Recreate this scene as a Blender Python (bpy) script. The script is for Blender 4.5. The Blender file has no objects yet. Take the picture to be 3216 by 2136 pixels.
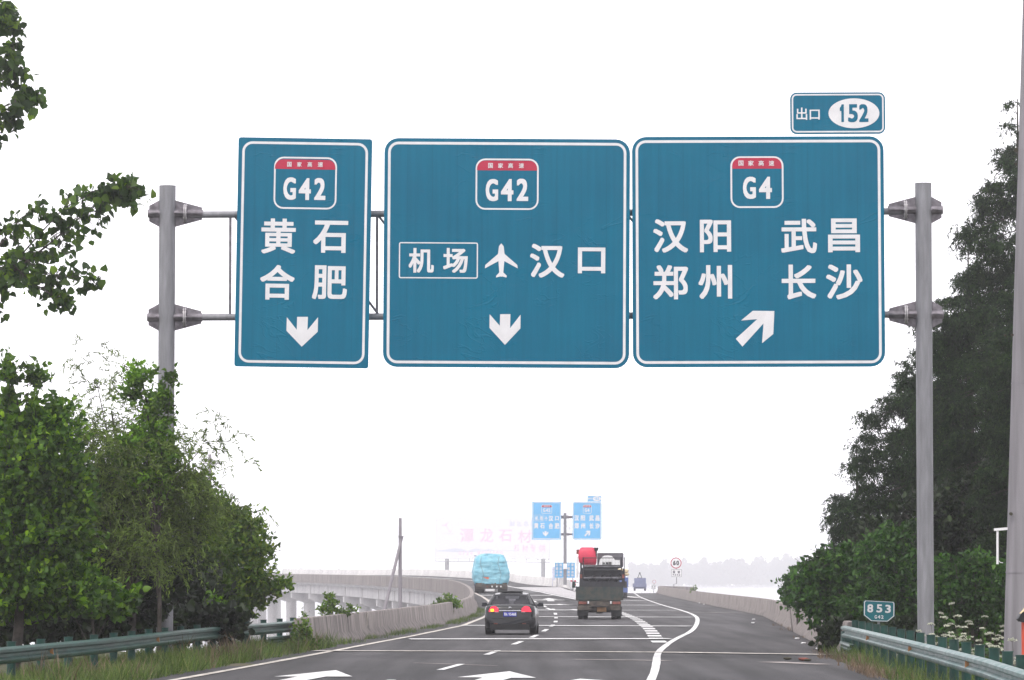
import bpy, math, random
import numpy as np
from mathutils import Vector, Matrix, noise as mnoise
random.seed(7); RS = np.random.RandomState(11)
SC = bpy.context.scene; COL = SC.collection
R = math.radians

# ------------------------------------------------------------ camera, sky, sun, exposure
F = 13670.0; CAMZ = 2.07; PITCH = math.atan(737.0/F)
cam = bpy.data.cameras.new('camera'); CO = bpy.data.objects.new('camera', cam); COL.objects.link(CO)
cam.sensor_width = 36; cam.lens = F/3216*36; cam.clip_start = 1; cam.clip_end = 9000
CO.location = (0, 0, CAMZ); CO.rotation_euler = (math.pi/2+PITCH, 0, 0)
SC.camera = CO
SUN_EL, SUN_AZ = R(58), R(205)
W = bpy.data.worlds.new('World'); SC.world = W; W.use_nodes = True
wn = W.node_tree.nodes; wl = W.node_tree.links
bg = wn['Background']; bg.inputs['Strength'].default_value = 0.15
sky = wn.new('ShaderNodeTexSky'); sky.sky_type = 'NISHITA'; sky.sun_disc = False
sky.sun_elevation = SUN_EL; sky.sun_rotation = SUN_AZ; sky.dust_density = 6; sky.air_density = 2
hs = wn.new('ShaderNodeHueSaturation'); hs.inputs['Saturation'].default_value = 0.12
mx = wn.new('ShaderNodeMix'); mx.data_type = 'RGBA'; mx.inputs['Factor'].default_value = 0.8
mx.inputs['B'].default_value = (8.6, 8.35, 9.0, 1)      # bright even overcast
tcw = wn.new('ShaderNodeTexCoord'); sxyz = wn.new('ShaderNodeSeparateXYZ'); wl.new(tcw.outputs['Generated'], sxyz.inputs[0])
grd = wn.new('ShaderNodeMapRange'); grd.inputs[1].default_value = 0.0; grd.inputs[2].default_value = .3; grd.inputs[3].default_value = 1.5; grd.inputs[4].default_value = 1.0
wl.new(sxyz.outputs['Z'], grd.inputs[0])
fog = wn.new('ShaderNodeVectorMath'); fog.operation = 'SCALE'; fog.inputs[0].default_value = (8.6, 8.45, 8.85); wl.new(grd.outputs[0], fog.inputs['Scale']); wl.new(fog.outputs[0], mx.inputs['B'])   # fog is brightest towards the horizon
wl.new(sky.outputs[0], hs.inputs['Color']); wl.new(hs.outputs[0], mx.inputs['A']); wl.new(mx.outputs['Result'], bg.inputs['Color'])
sl = bpy.data.lights.new('sun', 'SUN'); sl.energy = 1.4; sl.angle = R(18); sl.color = (1, .96, .9)
so = bpy.data.objects.new('sun', sl); COL.objects.link(so)
sd = Vector((math.sin(SUN_AZ)*math.cos(SUN_EL), math.cos(SUN_AZ)*math.cos(SUN_EL), math.sin(SUN_EL)))
so.rotation_euler = sd.to_track_quat('Z', 'Y').to_euler(); so.location = (0, 0, 60)
vs = SC.view_settings; vs.view_transform = 'Standard'; vs.look = 'None'; vs.exposure = 0.25; vs.gamma = 1
SC.render.engine = 'CYCLES'
cy = SC.cycles; cy.use_denoising = True; cy.max_bounces = 6; cy.volume_bounces = 2; cy.transparent_max_bounces = 12
HAZE = 0.0004

# ------------------------------------------------------------ survey helpers: where a sight line meets a plane or the road
def P(x, y, Y):
    dx = (x-1608)/F; dy = (1068-y)/F
    yd = math.cos(PITCH)-dy*math.sin(PITCH); zd = math.sin(PITCH)+dy*math.cos(PITCH)
    t = Y/yd
    return Vector((dx*t, Y, CAMZ+zd*t))
def lerp_tab(tab, v):
    if v <= tab[0][0]: return tab[0][1]
    for (a, b), (c, d) in zip(tab, tab[1:]):
        if v <= c:
            return b+(d-b)*(v-a)/(c-a)
    (a, b), (c, d) = tab[-2:]
    return d+(d-b)*(v-c)/(c-a)
def sm(a, b, v):
    t = min(1, max(0, (v-a)/(b-a))); return t*t*(3-2*t)
def XL(Y):      # inner foot of the left barrier
    if Y < 225: return lerp_tab([(-60, -15.2), (60, -9.2), (86, -7.5), (105, -6.5), (123.8, -5.57), (145.9, -4.4), (167, -3.45), (180, -2.85), (206, -2.2), (225, -1.85)], Y)
    return -1.85-(Y-225)**2/5400
def XR(Y):      # inner foot of the right barrier
    if Y < -60: return 1
    return lerp_tab([(-60, 4.0), (0, 5.2), (59, 7.0), (80, 7.75), (113, 8.45), (148, 9.8), (221, 12.7), (250, 13.2), (335, 14.3), (452, 16.2), (544, 18.0), (900, 25.0)], Y)
ZM = [(200, 0), (213, .01), (230, .1), (265, .33), (300, .55), (325, .72), (350, .82), (400, .92), (475, 1.08), (600, 1.3), (760, 1.4)]
def zmain(X, Y):
    z = lerp_tab(ZM, Y)
    if Y > 440: z += .06*sm(440, 600, Y)*max(0, X-XL(Y))
    return z
def zramp(Y): return lerp_tab([(200, 0), (300, -.08), (540, -.2), (900, -3)], Y)
def zroad(X, Y):
    if Y < 200: return 0.0
    k = sm(3.4+1.2*sm(270, 310, Y), 6.1+1.1*sm(270, 310, Y), X) if Y < 420 else sm(4.6-.02*(Y-420), 9.0, X)
    return zmain(X, Y)*(1-k)+zramp(Y)*k
def S(x, y, dz=0):   # sight line -> road surface
    def g(Y):
        p = P(x, y, Y); return p.z-zroad(p.x, Y)-dz
    a = 20.0; 
    while a < 900 and g(a+2) > 0: a += 2
    b = a+2
    for _ in range(30):
        m = (a+b)/2
        if g(m) > 0: a = m
        else: b = m
    return P(x, y, a)
def hill(X, Y):      # terrain height: embankment that ends where the bridge begins
    if Y < 112: base = -.04
    else: base = -.04-8.6*sm(108, 160, Y-max(0, abs(X-2)-6)*2.0)
    d = max(0, XL(Y)-3.0-X, X-XR(Y)-4.5) if Y < 250 else 0
    side = -7.0*sm(12, 45, d)
    z = max(-8.6, base+side)
    if X > XR(min(Y, 250))-1 or X < XL(min(Y, 250))+1:
        z += .12*mnoise.noise((X*.25, Y*.25, 3))
    if Y > 180: z = min(z, -8.4)
    return z

# ------------------------------------------------------------ mesh builder
class MB:
    def __init__(s): s.v = []; s.f = []; s.m = []
    def add(s, vs, fs, mi=0):
        n = len(s.v); s.v += [tuple(v) for v in vs]; s.f += [tuple(i+n for i in f) for f in fs]; s.m += [mi]*len(fs); return s
    def box(s, c, d, mi=0, rz=0, M=None, tap=1.0):
        x, y, z = (d[0]/2, d[1]/2, d[2]/2)
        vs = []
        for k, (i, j, kk) in enumerate([(-1,-1,-1),(1,-1,-1),(1,1,-1),(-1,1,-1),(-1,-1,1),(1,-1,1),(1,1,1),(-1,1,1)]):
            t = tap if kk > 0 else 1
            v = Vector((i*x*t, j*y*t, kk*z))
            if M is not None: v = M @ v
            if rz: v = Matrix.Rotation(rz, 3, 'Z') @ v
            vs.append(v+Vector(c))
        return s.add(vs, [(0,3,2,1),(4,5,6,7),(0,1,5,4),(1,2,6,5),(2,3,7,6),(3,0,4,7)], mi)
    def tube(s, pts, r, n=8, mi=0, cap=True):
        pts = [Vector(p) for p in pts]; k = len(pts)
        rs = r if isinstance(r, (list, tuple)) else [r]*k
        rings = []; up = None
        for i, p in enumerate(pts):
            d = (pts[min(i+1, k-1)]-pts[max(i-1, 0)]).normalized()
            if up is None:
                up = Vector((0, 0, 1)) if abs(d.z) < .9 else Vector((1, 0, 0))
            a = d.cross(up)
            if a.length < 1e-6: a = d.orthogonal()
            a.normalize(); b = a.cross(d).normalized(); up = b
            rings.append([p+(a*math.cos(2*math.pi*j/n)+b*math.sin(2*math.pi*j/n))*rs[i] for j in range(n)])
        vs = [v for rg in rings for v in rg]; fs = []
        for i in range(k-1):
            for j in range(n):
                fs.append((i*n+j, i*n+(j+1) % n, (i+1)*n+(j+1) % n, (i+1)*n+j))
        if cap: fs += [tuple(range(n-1, -1, -1)), tuple((k-1)*n+j for j in range(n))]
        return s.add(vs, fs, mi)
    def sweep(s, path, prof, side=1, mi=0, closed=True, caps=True):
        """path of (x,y,z); prof of (o,z): o to the side (side=1 right, -1 left of travel)"""
        path = [Vector(p) for p in path]; k = len(path); n = len(prof); vs = []; fs = []
        for i, p in enumerate(path):
            d = path[min(i+1, k-1)]-path[max(i-1, 0)]; d.z = 0; d.normalize()
            nr = Vector((d.y, -d.x, 0))*side
            vs += [p+nr*o+Vector((0, 0, z)) for o, z in prof]
        for i in range(k-1):
            for j in range(n if closed else n-1):
                q = (i*n+j, i*n+(j+1) % n, (i+1)*n+(j+1) % n, (i+1)*n+j)
                fs.append(q if side > 0 else q[::-1])
        if caps and closed: fs += [tuple(range(n)), tuple((k-1)*n+j for j in range(n-1, -1, -1))]
        return s.add(vs, fs, mi)
    def prism(s, poly, y0, y1, mi=0):      # poly of (x,z), from depth y0 (front) to y1
        n = len(poly)
        vs = [(x, y0, z) for x, z in poly]+[(x, y1, z) for x, z in poly]
        fs = [tuple(range(n-1, -1, -1)), tuple(range(n, 2*n))]+[(j, (j+1) % n, n+(j+1) % n, n+j) for j in range(n)]
        return s.add(vs, fs, mi)
    def face(s, poly, y, mi=0):
        return s.add([(x, y, z) for x, z in poly], [tuple(range(len(poly)))], mi)
    def ring(s, a, b, y, mi=0):
        n = len(a)
        return s.add([(x, y, z) for x, z in a]+[(x, y, z) for x, z in b], [(j, (j+1) % n, n+(j+1) % n, n+j) for j in range(n)], mi)
    def build(s, name, mat, parent=None, smooth=None, rot=None, loc=None):
        me = bpy.data.meshes.new(name); me.from_pydata(s.v, [], s.f)
        ms = mat if isinstance(mat, (list, tuple)) else [mat]
        for m in ms: me.materials.append(m)
        if len(ms) > 1: me.polygons.foreach_set('material_index', s.m)
        if smooth is not None:
            me.polygons.foreach_set('use_smooth', [True]*len(me.polygons)); me.set_sharp_from_angle(angle=R(smooth))
        me.update()
        return link(name, me, parent, rot, loc)
def link(name, me, parent=None, rot=None, loc=None):
    o = bpy.data.objects.new(name, me); COL.objects.link(o)
    if parent is not None: o.parent = parent
    if loc is not None: o.location = loc
    if rot is not None: o.rotation_euler = rot
    return o
def tag(o, label=None, cat=None, group=None, kind=None):
    if label: o['label'] = label
    if cat: o['category'] = cat
    if group: o['group'] = group
    if kind: o['kind'] = kind
    return o
def thing(name, loc, label, cat, group=None, rot=None):
    o = link(name, None, None, rot, loc); o.empty_display_size = .3
    return tag(o, label, cat, group)
def copy_tree(o, parent=None):
    c = o.copy(); COL.objects.link(c)
    if parent is not None: c.parent = parent
    for ch in list(o.children): copy_tree(ch, c)
    return c

# ------------------------------------------------------------ materials
def mat(name, col, rough=.6, metal=0, var=.12, scale=4, bump=0, bscale=30, spec=.4, col2=None, stretch=None, lo=.35, hi=.65, emit=None, detail=5):
    m = bpy.data.materials.new(name); m.use_nodes = True; t = m.node_tree; n = t.nodes; l = t.links
    b = n['Principled BSDF']; b.inputs['Roughness'].default_value = rough; b.inputs['Metallic'].default_value = metal
    b.inputs['Specular IOR Level'].default_value = spec
    tc = n.new('ShaderNodeTexCoord'); mp = n.new('ShaderNodeMapping')
    mp.inputs['Scale'].default_value = stretch or (1, 1, 1)
    l.new(tc.outputs['Object'], mp.inputs['Vector'])
    nz = n.new('ShaderNodeTexNoise'); nz.inputs['Scale'].default_value = scale; nz.inputs['Detail'].default_value = detail
    l.new(mp.outputs[0], nz.inputs['Vector'])
    rp = n.new('ShaderNodeValToRGB'); rp.color_ramp.elements[0].position = lo; rp.color_ramp.elements[1].position = hi
    c2 = col2 or tuple(c*(1+var) for c in col); c1 = col if col2 else tuple(c*(1-var) for c in col)
    rp.color_ramp.elements[0].color = (*c1, 1); rp.color_ramp.elements[1].color = (*c2, 1)
    l.new(nz.outputs['Fac'], rp.inputs['Fac']); l.new(rp.outputs['Color'], b.inputs['Base Color'])
    if bump:
        n2 = n.new('ShaderNodeTexNoise'); n2.inputs['Scale'].default_value = bscale; n2.inputs['Detail'].default_value = 4
        l.new(tc.outputs['Object'], n2.inputs['Vector'])
        bp = n.new('ShaderNodeBump'); bp.inputs['Strength'].default_value = bump; bp.inputs['Distance'].default_value = .05
        l.new(n2.outputs['Fac'], bp.inputs['Height']); l.new(bp.outputs['Normal'], b.inputs['Normal'])
    if emit:
        b.inputs['Emission Color'].default_value = (*emit[0], 1); b.inputs['Emission Strength'].default_value = emit[1]
    return m
def leafmat(name, a, b_, c, trans=.35, rough=.5):
    m = bpy.data.materials.new(name); m.use_nodes = True; t = m.node_tree; n = t.nodes; l = t.links
    b = n['Principled BSDF']; b.inputs['Roughness'].default_value = rough; b.inputs['Specular IOR Level'].default_value = .3
    g = n.new('ShaderNodeNewGeometry'); rp = n.new('ShaderNodeValToRGB')
    e = rp.color_ramp.elements; e[0].color = (*a, 1); e[1].color = (*c, 1); e[1].position = 1
    k = e.new(.55); k.color = (*b_, 1)
    k = e.new(.93); k.color = tuple(.6*x+.4*y for x, y in zip(b_, c))+(1,)
    l.new(g.outputs['Random Per Island'], rp.inputs['Fac'])
    tc = n.new('ShaderNodeTexCoord'); nz = n.new('ShaderNodeTexNoise'); nz.inputs['Scale'].default_value = 1.1; nz.inputs['Detail'].default_value = 2
    mr = n.new('ShaderNodeMapRange'); mr.inputs[1].default_value = .35; mr.inputs[2].default_value = .65; mr.inputs[3].default_value = .6; mr.inputs[4].default_value = 1.5
    l.new(tc.outputs['Object'], nz.inputs['Vector']); l.new(nz.outputs['Fac'], mr.inputs[0])
    hv_ = n.new('ShaderNodeHueSaturation'); l.new(mr.outputs[0], hv_.inputs['Value']); l.new(rp.outputs[0], hv_.inputs['Color']); rp = hv_
    l.new(rp.outputs[0], b.inputs['Base Color'])
    tr = n.new('ShaderNodeBsdfTranslucent'); ms = n.new('ShaderNodeMixShader'); ms.inputs[0].default_value = trans
    h = n.new('ShaderNodeHueSaturation'); h.inputs['Value'].default_value = 1.5; h.inputs['Saturation'].default_value = 1.1
    l.new(rp.outputs[0], h.inputs['Color']); l.new(h.outputs[0], tr.inputs['Color'])
    l.new(b.outputs[0], ms.inputs[1]); l.new(tr.outputs[0], ms.inputs[2])
    l.new(ms.outputs[0], n['Material Output'].inputs['Surface'])
    return m
M = {}
M['asphalt'] = mat('asphalt', (.036, .034, .037), .85, col2=(.062, .058, .062), scale=.30, bump=.25, bscale=60, stretch=(1, .3, 1), lo=.3, hi=.7, detail=9)
def wear(m, sc, st, lo_, hi_, a, b):
    t = m.node_tree; n = t.nodes; l = t.links; bs = n['Principled BSDF'].inputs['Base Color']; src = bs.links[0].from_socket
    tc = n.new('ShaderNodeTexCoord'); mp = n.new('ShaderNodeMapping'); mp.inputs['Scale'].default_value = st; l.new(tc.outputs['Object'], mp.inputs[0])
    nz = n.new('ShaderNodeTexNoise'); nz.inputs['Scale'].default_value = sc; nz.inputs['Detail'].default_value = 8; l.new(mp.outputs[0], nz.inputs['Vector'])
    mr = n.new('ShaderNodeMapRange'); mr.inputs[1].default_value = lo_; mr.inputs[2].default_value = hi_; mr.inputs[3].default_value = a; mr.inputs[4].default_value = b; l.new(nz.outputs['Fac'], mr.inputs[0])
    h = n.new('ShaderNodeHueSaturation'); l.new(mr.outputs[0], h.inputs['Value']); l.new(src, h.inputs['Color']); l.new(h.outputs[0], bs)
wear(M['asphalt'], 1.0, (1.1, .03, 1), .36, .64, .6, 1.4)      # tyre tracks along the road
wear(M['asphalt'], 25, (1, 1, 1), .3, .8, .8, 1.35)             # aggregate
M['gore'] = mat('pale_concrete_pavement', (.42, .40, .41), .85, var=.12, scale=.8)
M['paint'] = mat('road_paint', (.72, .71, .71), .6, var=.1, scale=2.5, detail=8)
M['oldpaint'] = mat('worn_cream_line', (.58, .53, .48), .7, var=.18, scale=1.5, detail=9)
wear(M['paint'], 1.2, (1, .5, 1), .30, .52, .62, 1.0); wear(M['paint'], 14, (1, 1, 1), .28, .5, .6, 1.0); wear(M['oldpaint'], 5, (1, .4, 1), .32, .55, .55, 1.0)
M['crack'] = mat('sealed_joint', (.33, .29, .28), .8, var=.2, scale=2)
M['ground'] = mat('earth', (.10, .085, .055), .95, scale=.6, col2=(.05, .065, .025), bump=.4, bscale=3)
M['field'] = M['ground']
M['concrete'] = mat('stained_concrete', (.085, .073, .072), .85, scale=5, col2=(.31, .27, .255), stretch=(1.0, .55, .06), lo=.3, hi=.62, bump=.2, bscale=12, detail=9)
M['concrete_pale'] = mat('bridge_concrete', (.56, .54, .54), .85, scale=.9, col2=(.70, .68, .67), stretch=(1, .4, .3), bump=.1)  # concrete lightened in its colour so the viaduct reads as hazed
M['steel'] = mat('galvanised_steel', (.225, .224, .243), .5, metal=.25, scale=2.0, var=.2, stretch=(3, 3, .5), bump=.05, bscale=40, lo=.25, hi=.75, detail=8)
wear(M['steel'], 14, (1, 1, .12), .35, .65, .85, 1.08)
M['steel_dark'] = mat('weathered_bracket_steel', (.17, .155, .175), .55, metal=.25, scale=6, var=.35, bump=.1)
M['pole_big'] = mat('concrete_grey_pole', (.235, .222, .24), .7, scale=1.4, var=.2, stretch=(5, 5, .25), lo=.2, hi=.8, detail=10, bump=.06, bscale=60)
wear(M['pole_big'], 9, (1, 1, .06), .35, .68, .8, 1.08)
M['steel_light'] = mat('bolt_flange', (.45, .43, .45), .5, metal=.3)
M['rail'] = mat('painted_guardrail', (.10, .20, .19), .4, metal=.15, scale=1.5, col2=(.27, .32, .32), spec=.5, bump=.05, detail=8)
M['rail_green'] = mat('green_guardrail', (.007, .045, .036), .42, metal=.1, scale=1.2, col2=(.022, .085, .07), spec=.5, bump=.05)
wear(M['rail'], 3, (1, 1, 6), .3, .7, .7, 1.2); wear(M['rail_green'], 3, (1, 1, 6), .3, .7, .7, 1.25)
M['post'] = mat('green_post_paint', (.004, .045, .035), .5, var=.25, scale=5)
M['reflector'] = mat('orange_reflector', (.45, .22, .09), .4)
def signmat(name, a, b):
    m = mat(name, a, .5, col2=b, scale=.5, lo=.25, hi=.75, spec=.12, detail=8)
    n = m.node_tree.nodes; l = m.node_tree.links
    tc = n.new('ShaderNodeTexCoord'); mp = n.new('ShaderNodeMapping'); mp.inputs['Scale'].default_value = (1.1, 1, 2.0)
    nz = n.new('ShaderNodeTexNoise'); nz.inputs['Scale'].default_value = .9; nz.inputs['Detail'].default_value = 3; nz.inputs['Distortion'].default_value = 1.4
    ab = n.new('ShaderNodeMath'); ab.operation = 'SUBTRACT'; ab.inputs[1].default_value = .5
    a2 = n.new('ShaderNodeMath'); a2.operation = 'ABSOLUTE'
    mr = n.new('ShaderNodeMapRange'); mr.inputs[1].default_value = 0; mr.inputs[2].default_value = .02; mr.inputs[3].default_value = 1; mr.inputs[4].default_value = 0
    n3 = n.new('ShaderNodeTexNoise'); n3.inputs['Scale'].default_value = .8
    r3 = n.new('ShaderNodeMapRange'); r3.inputs[1].default_value = .5; r3.inputs[2].default_value = .62
    mu = n.new('ShaderNodeMath'); mu.operation = 'MULTIPLY'
    bp = n.new('ShaderNodeBump'); bp.inputs['Strength'].default_value = .4; bp.inputs['Distance'].default_value = .02
    l.new(tc.outputs['Object'], mp.inputs[0]); l.new(mp.outputs[0], nz.inputs['Vector']); l.new(tc.outputs['Object'], n3.inputs['Vector'])
    l.new(nz.outputs['Fac'], ab.inputs[0]); l.new(ab.outputs[0], a2.inputs[0]); l.new(a2.outputs[0], mr.inputs[0])
    l.new(n3.outputs['Fac'], r3.inputs[0]); l.new(mr.outputs[0], mu.inputs[0]); l.new(r3.outputs[0], mu.inputs[1])
    # sheeting seams every 0.6 m and faint rain streaks
    sx = n.new('ShaderNodeSeparateXYZ'); l.new(tc.outputs['Object'], sx.inputs[0])
    mo = n.new('ShaderNodeMath'); mo.operation = 'PINGPONG'; mo.inputs[1].default_value = .3; l.new(sx.outputs['X'], mo.inputs[0])
    sr = n.new('ShaderNodeMapRange'); sr.inputs[1].default_value = .002; sr.inputs[2].default_value = .011; sr.inputs[3].default_value = .88; sr.inputs[4].default_value = 1
    l.new(mo.outputs[0], sr.inputs[0])
    ms_ = n.new('ShaderNodeMapping'); ms_.inputs['Scale'].default_value = (9, 1, .35); l.new(tc.outputs['Object'], ms_.inputs[0])
    n4 = n.new('ShaderNodeTexNoise'); n4.inputs['Scale'].default_value = 1; n4.inputs['Detail'].default_value = 6; l.new(ms_.outputs[0], n4.inputs['Vector'])
    r4 = n.new('ShaderNodeMapRange'); r4.inputs[1].default_value = .35; r4.inputs[2].default_value = .7; r4.inputs[3].default_value = .95; r4.inputs[4].default_value = 1.06; l.new(n4.outputs['Fac'], r4.inputs[0])
    m5 = n.new('ShaderNodeMath'); m5.operation = 'MULTIPLY'; l.new(sr.outputs[0], m5.inputs[0]); l.new(r4.outputs[0], m5.inputs[1])
    hh = n.new('ShaderNodeHueSaturation'); l.new(m5.outputs[0], hh.inputs['Value'])
    src = [k for k in l if k.to_socket == n['Principled BSDF'].inputs['Base Color']][0].from_socket
    l.new(src, hh.inputs['Color']); l.new(hh.outputs[0], n['Principled BSDF'].inputs['Base Color'])
    l.new(mu.outputs[0], bp.inputs['Height']); l.new(bp.outputs[0], n['Principled BSDF'].inputs['Normal'])
    return m
M['teal'] = signmat('teal_sign_film', (.0002, .110, .196), (.0004, .138, .232))
M['green_teal'] = mat('green_marker_film', (.002, .125, .155), .5, var=.08, scale=1)
M['teal_edge'] = mat('blue_edge_film', (.022, .145, .36), .5, var=.08, scale=1)
M['far_blue'] = mat('sky_blue_sign_film', (.13, .42, .72), .5, var=.06, scale=1)  # blue paled in the film itself, imitating haze over the far boards
M['sign_white'] = mat('white_sign_film', (.69, .68, .70), .5, var=.05, scale=3)
M['sign_red'] = mat('red_sign_film', (.42, .012, .05), .5, var=.1, scale=3)
M['alu'] = mat('sign_back_aluminium', (.4, .4, .42), .5, metal=.5)  # billboard frame and supports, coloured pale to imitate haze
M['black'] = mat('black_plastic', (.012, .012, .014), .5, var=.2)
M['tyre'] = mat('tyre_rubber', (.014, .013, .015), .85, var=.3)
M['carpaint'] = mat('black_car_paint', (.009, .009, .012), .16, var=.1, spec=.5)
M['chrome'] = mat('chrome', (.75, .75, .78), .15, metal=1, var=.02)
M['lamp_red'] = mat('lit_red_lamp', (.5, .012, .03), .25, emit=((1, .03, .08), .7))
M['lamp_amber'] = mat('lit_amber_lamp', (.8, .4, .01), .3, emit=((1, .55, .02), 2.2))
M['plate_blue'] = mat('blue_number_plate', (.012, .03, .42), .4, var=.05)
M['white'] = mat('white_paint', (.78, .77, .78), .5, var=.05)
M['seat'] = mat('grey_seat_cloth', (.09, .085, .095), .9)
def glassmat():
    m = bpy.data.materials.new('tinted_glass'); m.use_nodes = True; t = m.node_tree; n = t.nodes; l = t.links
    b = n['Principled BSDF']; b.inputs['Base Color'].default_value = (.05, .05, .06, 1); b.inputs['Roughness'].default_value = .06
    b.inputs['Specular IOR Level'].default_value = .8
    tr = n.new('ShaderNodeBsdfTransparent'); tr.inputs[0].default_value = (.8, .8, .84, 1)
    ms = n.new('ShaderNodeMixShader'); ms.inputs[0].default_value = .25
    l.new(tr.outputs[0], ms.inputs[1]); l.new(b.outputs[0], ms.inputs[2]); l.new(ms.outputs[0], n['Material Output'].inputs['Surface'])
    return m
M['glass'] = glassmat()
M['truck'] = mat('dusty_green_truck_paint', (.018, .04, .04), .7, col2=(.075, .066, .054), scale=3, lo=.35, hi=.65, detail=8)
M['truck_frame'] = mat('dusty_chassis', (.03, .026, .025), .8, col2=(.11, .09, .072), scale=4)
M['tan_plate'] = mat('dirty_tan_number_plate', (.42, .24, .12), .7, var=.25, scale=8)
M['machine_dark'] = mat('dark_machine_steel', (.02, .02, .026), .55, var=.4, scale=6)
M['machine_steel'] = mat('worn_auger_steel', (.07, .07, .08), .4, metal=.5, var=.5, scale=5)
M['machine_red'] = mat('pink_red_tank', (.62, .035, .085), .45, var=.1, scale=2)
M['machine_grey'] = mat('grey_canopy', (.115, .11, .125), .6)
M['rust'] = mat('rust_red_paint', (.2, .06, .045), .7, var=.3)
M['tarp'] = mat('light_blue_tarpaulin', (.16, .42, .54), .55, col2=(.26, .53, .63), scale=2.2, spec=.4, bump=.7, bscale=3.5)  # blue cloth, its colour lightened to suggest haze in front
M['orange'] = mat('orange_flag_cloth', (.6, .14, .06), .8)
M['cargo'] = mat('cream_sacks', (.62, .5, .3), .85, var=.2, scale=3)
M['truck_blue'] = mat('blue_truck_paint', (.05, .10, .30), .5)
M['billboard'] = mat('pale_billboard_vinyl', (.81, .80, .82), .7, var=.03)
M['bb_red'] = mat('pale_pink_billboard_ink', (.79, .63, .74), .7)  # red print with haze put into the ink colour
M['bb_blue'] = mat('pale_blue_billboard_ink', (.66, .66, .77), .7)  # blue washed out in colour to imitate haze
M['bb_hill'] = mat('pale_blue_hill_print', (.68, .69, .77), .8)  # printed hills, paled as if seen through haze
M['bark'] = mat('bark', (.06, .05, .045), .9, var=.4, scale=6, bump=.5)
M['twig'] = mat('twig_bark', (.05, .045, .03), .9)
M['pole_wood'] = mat('grey_concrete_utility_pole', (.24, .22, .24), .8, scale=2, stretch=(4, 4, .4))
L = {}
L['poplar'] = leafmat('poplar_leaf', (.020, .042, .012), (.042, .085, .018), (.16, .26, .02), .4)
L['broad'] = leafmat('mulberry_leaf', (.022, .055, .008), (.062, .135, .014), (.22, .36, .02), .35)
L['willow'] = leafmat('willow_leaf', (.06, .095, .018), (.12, .18, .035), (.22, .29, .06), .4)
L['young'] = leafmat('young_tree_leaf', (.045, .10, .010), (.10, .20, .02), (.22, .36, .03), .4)
L['bush'] = leafmat('bush_leaf', (.042, .088, .014), (.095, .17, .024), (.22, .28, .03), .4)
L['conifer'] = leafmat('feathery_conifer_leaf', (.005, .013, .005), (.014, .034, .009), (.05, .09, .02), .25, .7)
L['shrub'] = leafmat('shrub_leaf', (.014, .044, .008), (.038, .10, .016), (.09, .19, .025), .35)
L['dark'] = leafmat('dark_undergrowth_leaf', (.006, .012, .004), (.012, .022, .006), (.03, .055, .01), .2)  # leaf colour darkened to stand in for shade deep in the growth
L['grass'] = leafmat('verge_grass_blade', (.04, .07, .014), (.08, .13, .025), (.2, .2, .08), .35)
L['dry'] = leafmat('dry_grass_blade', (.10, .07, .045), (.16, .11, .075), (.22, .17, .12), .2)
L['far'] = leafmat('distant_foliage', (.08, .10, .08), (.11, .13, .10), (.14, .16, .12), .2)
L['umbel'] = leafmat('white_flower_head', (.35, .36, .28), (.55, .56, .46), (.68, .68, .6), .2)

# ------------------------------------------------------------ lettering
_gl = {}
def glyph(ch):
    if ch == '1' and ch not in _gl:
        _gl[ch] = (np.array([(.55, 0), (.82, 0), (.82, 1), (.62, 1), (.50, .88), (.2, .78), (.2, .66), (.55, .74)]), [(0, 1, 2, 3, 4, 5, 6, 7)])
    if ch not in _gl:
        c = bpy.data.curves.new('lettering', 'FONT'); c.body = ch; c.size = 1; c.resolution_u = 4
        o = bpy.data.objects.new('lettering', c); COL.objects.link(o)
        dg = bpy.context.evaluated_depsgraph_get(); dg.update()
        me = bpy.data.meshes.new_from_object(o.evaluated_get(dg))
        v = np.array([(q.co.x, q.co.y) for q in me.vertices]); f = [tuple(p.vertices) for p in me.polygons]
        bpy.data.objects.remove(o); bpy.data.curves.remove(c); bpy.data.meshes.remove(me)
        mn = v.min(0); mxx = v.max(0); v = (v-mn)/np.maximum(mxx-mn, 1e-5)
        _gl[ch] = (v, f)
    return _gl[ch]
def put_glyph(mb, ch, x0, z0, x1, z1, bold, y, mi=0, step=.0003):
    """glyph fitted to a box, thickened by layered shifted outlines"""
    v, f = glyph(ch); k = 0
    bold = min(bold, (x1-x0)*.2, (z1-z0)*.2)
    for dx, dz in [(0,0),(-1,0),(1,0),(0,-1),(0,1),(-1,-1),(1,1),(-1,1),(1,-1)]:
        xs = x0+bold+v[:, 0]*(x1-x0-2*bold)+dx*bold; zs = z0+bold+v[:, 1]*(z1-z0-2*bold)+dz*bold
        mb.add([(a, y-step*k, b) for a, b in zip(xs, zs)], f, mi); k += 1
        if bold <= 0: break
def rrect(x0, z0, x1, z1, r, n=6):
    pts = []
    for cx, cz, a0 in ((x1-r, z1-r, 0), (x0+r, z1-r, 90), (x0+r, z0+r, 180), (x1-r, z0+r, 270)):
        for i in range(n+1):
            a = R(a0+90*i/n); pts.append((cx+r*math.cos(a), cz+r*math.sin(a)))
    return pts
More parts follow.
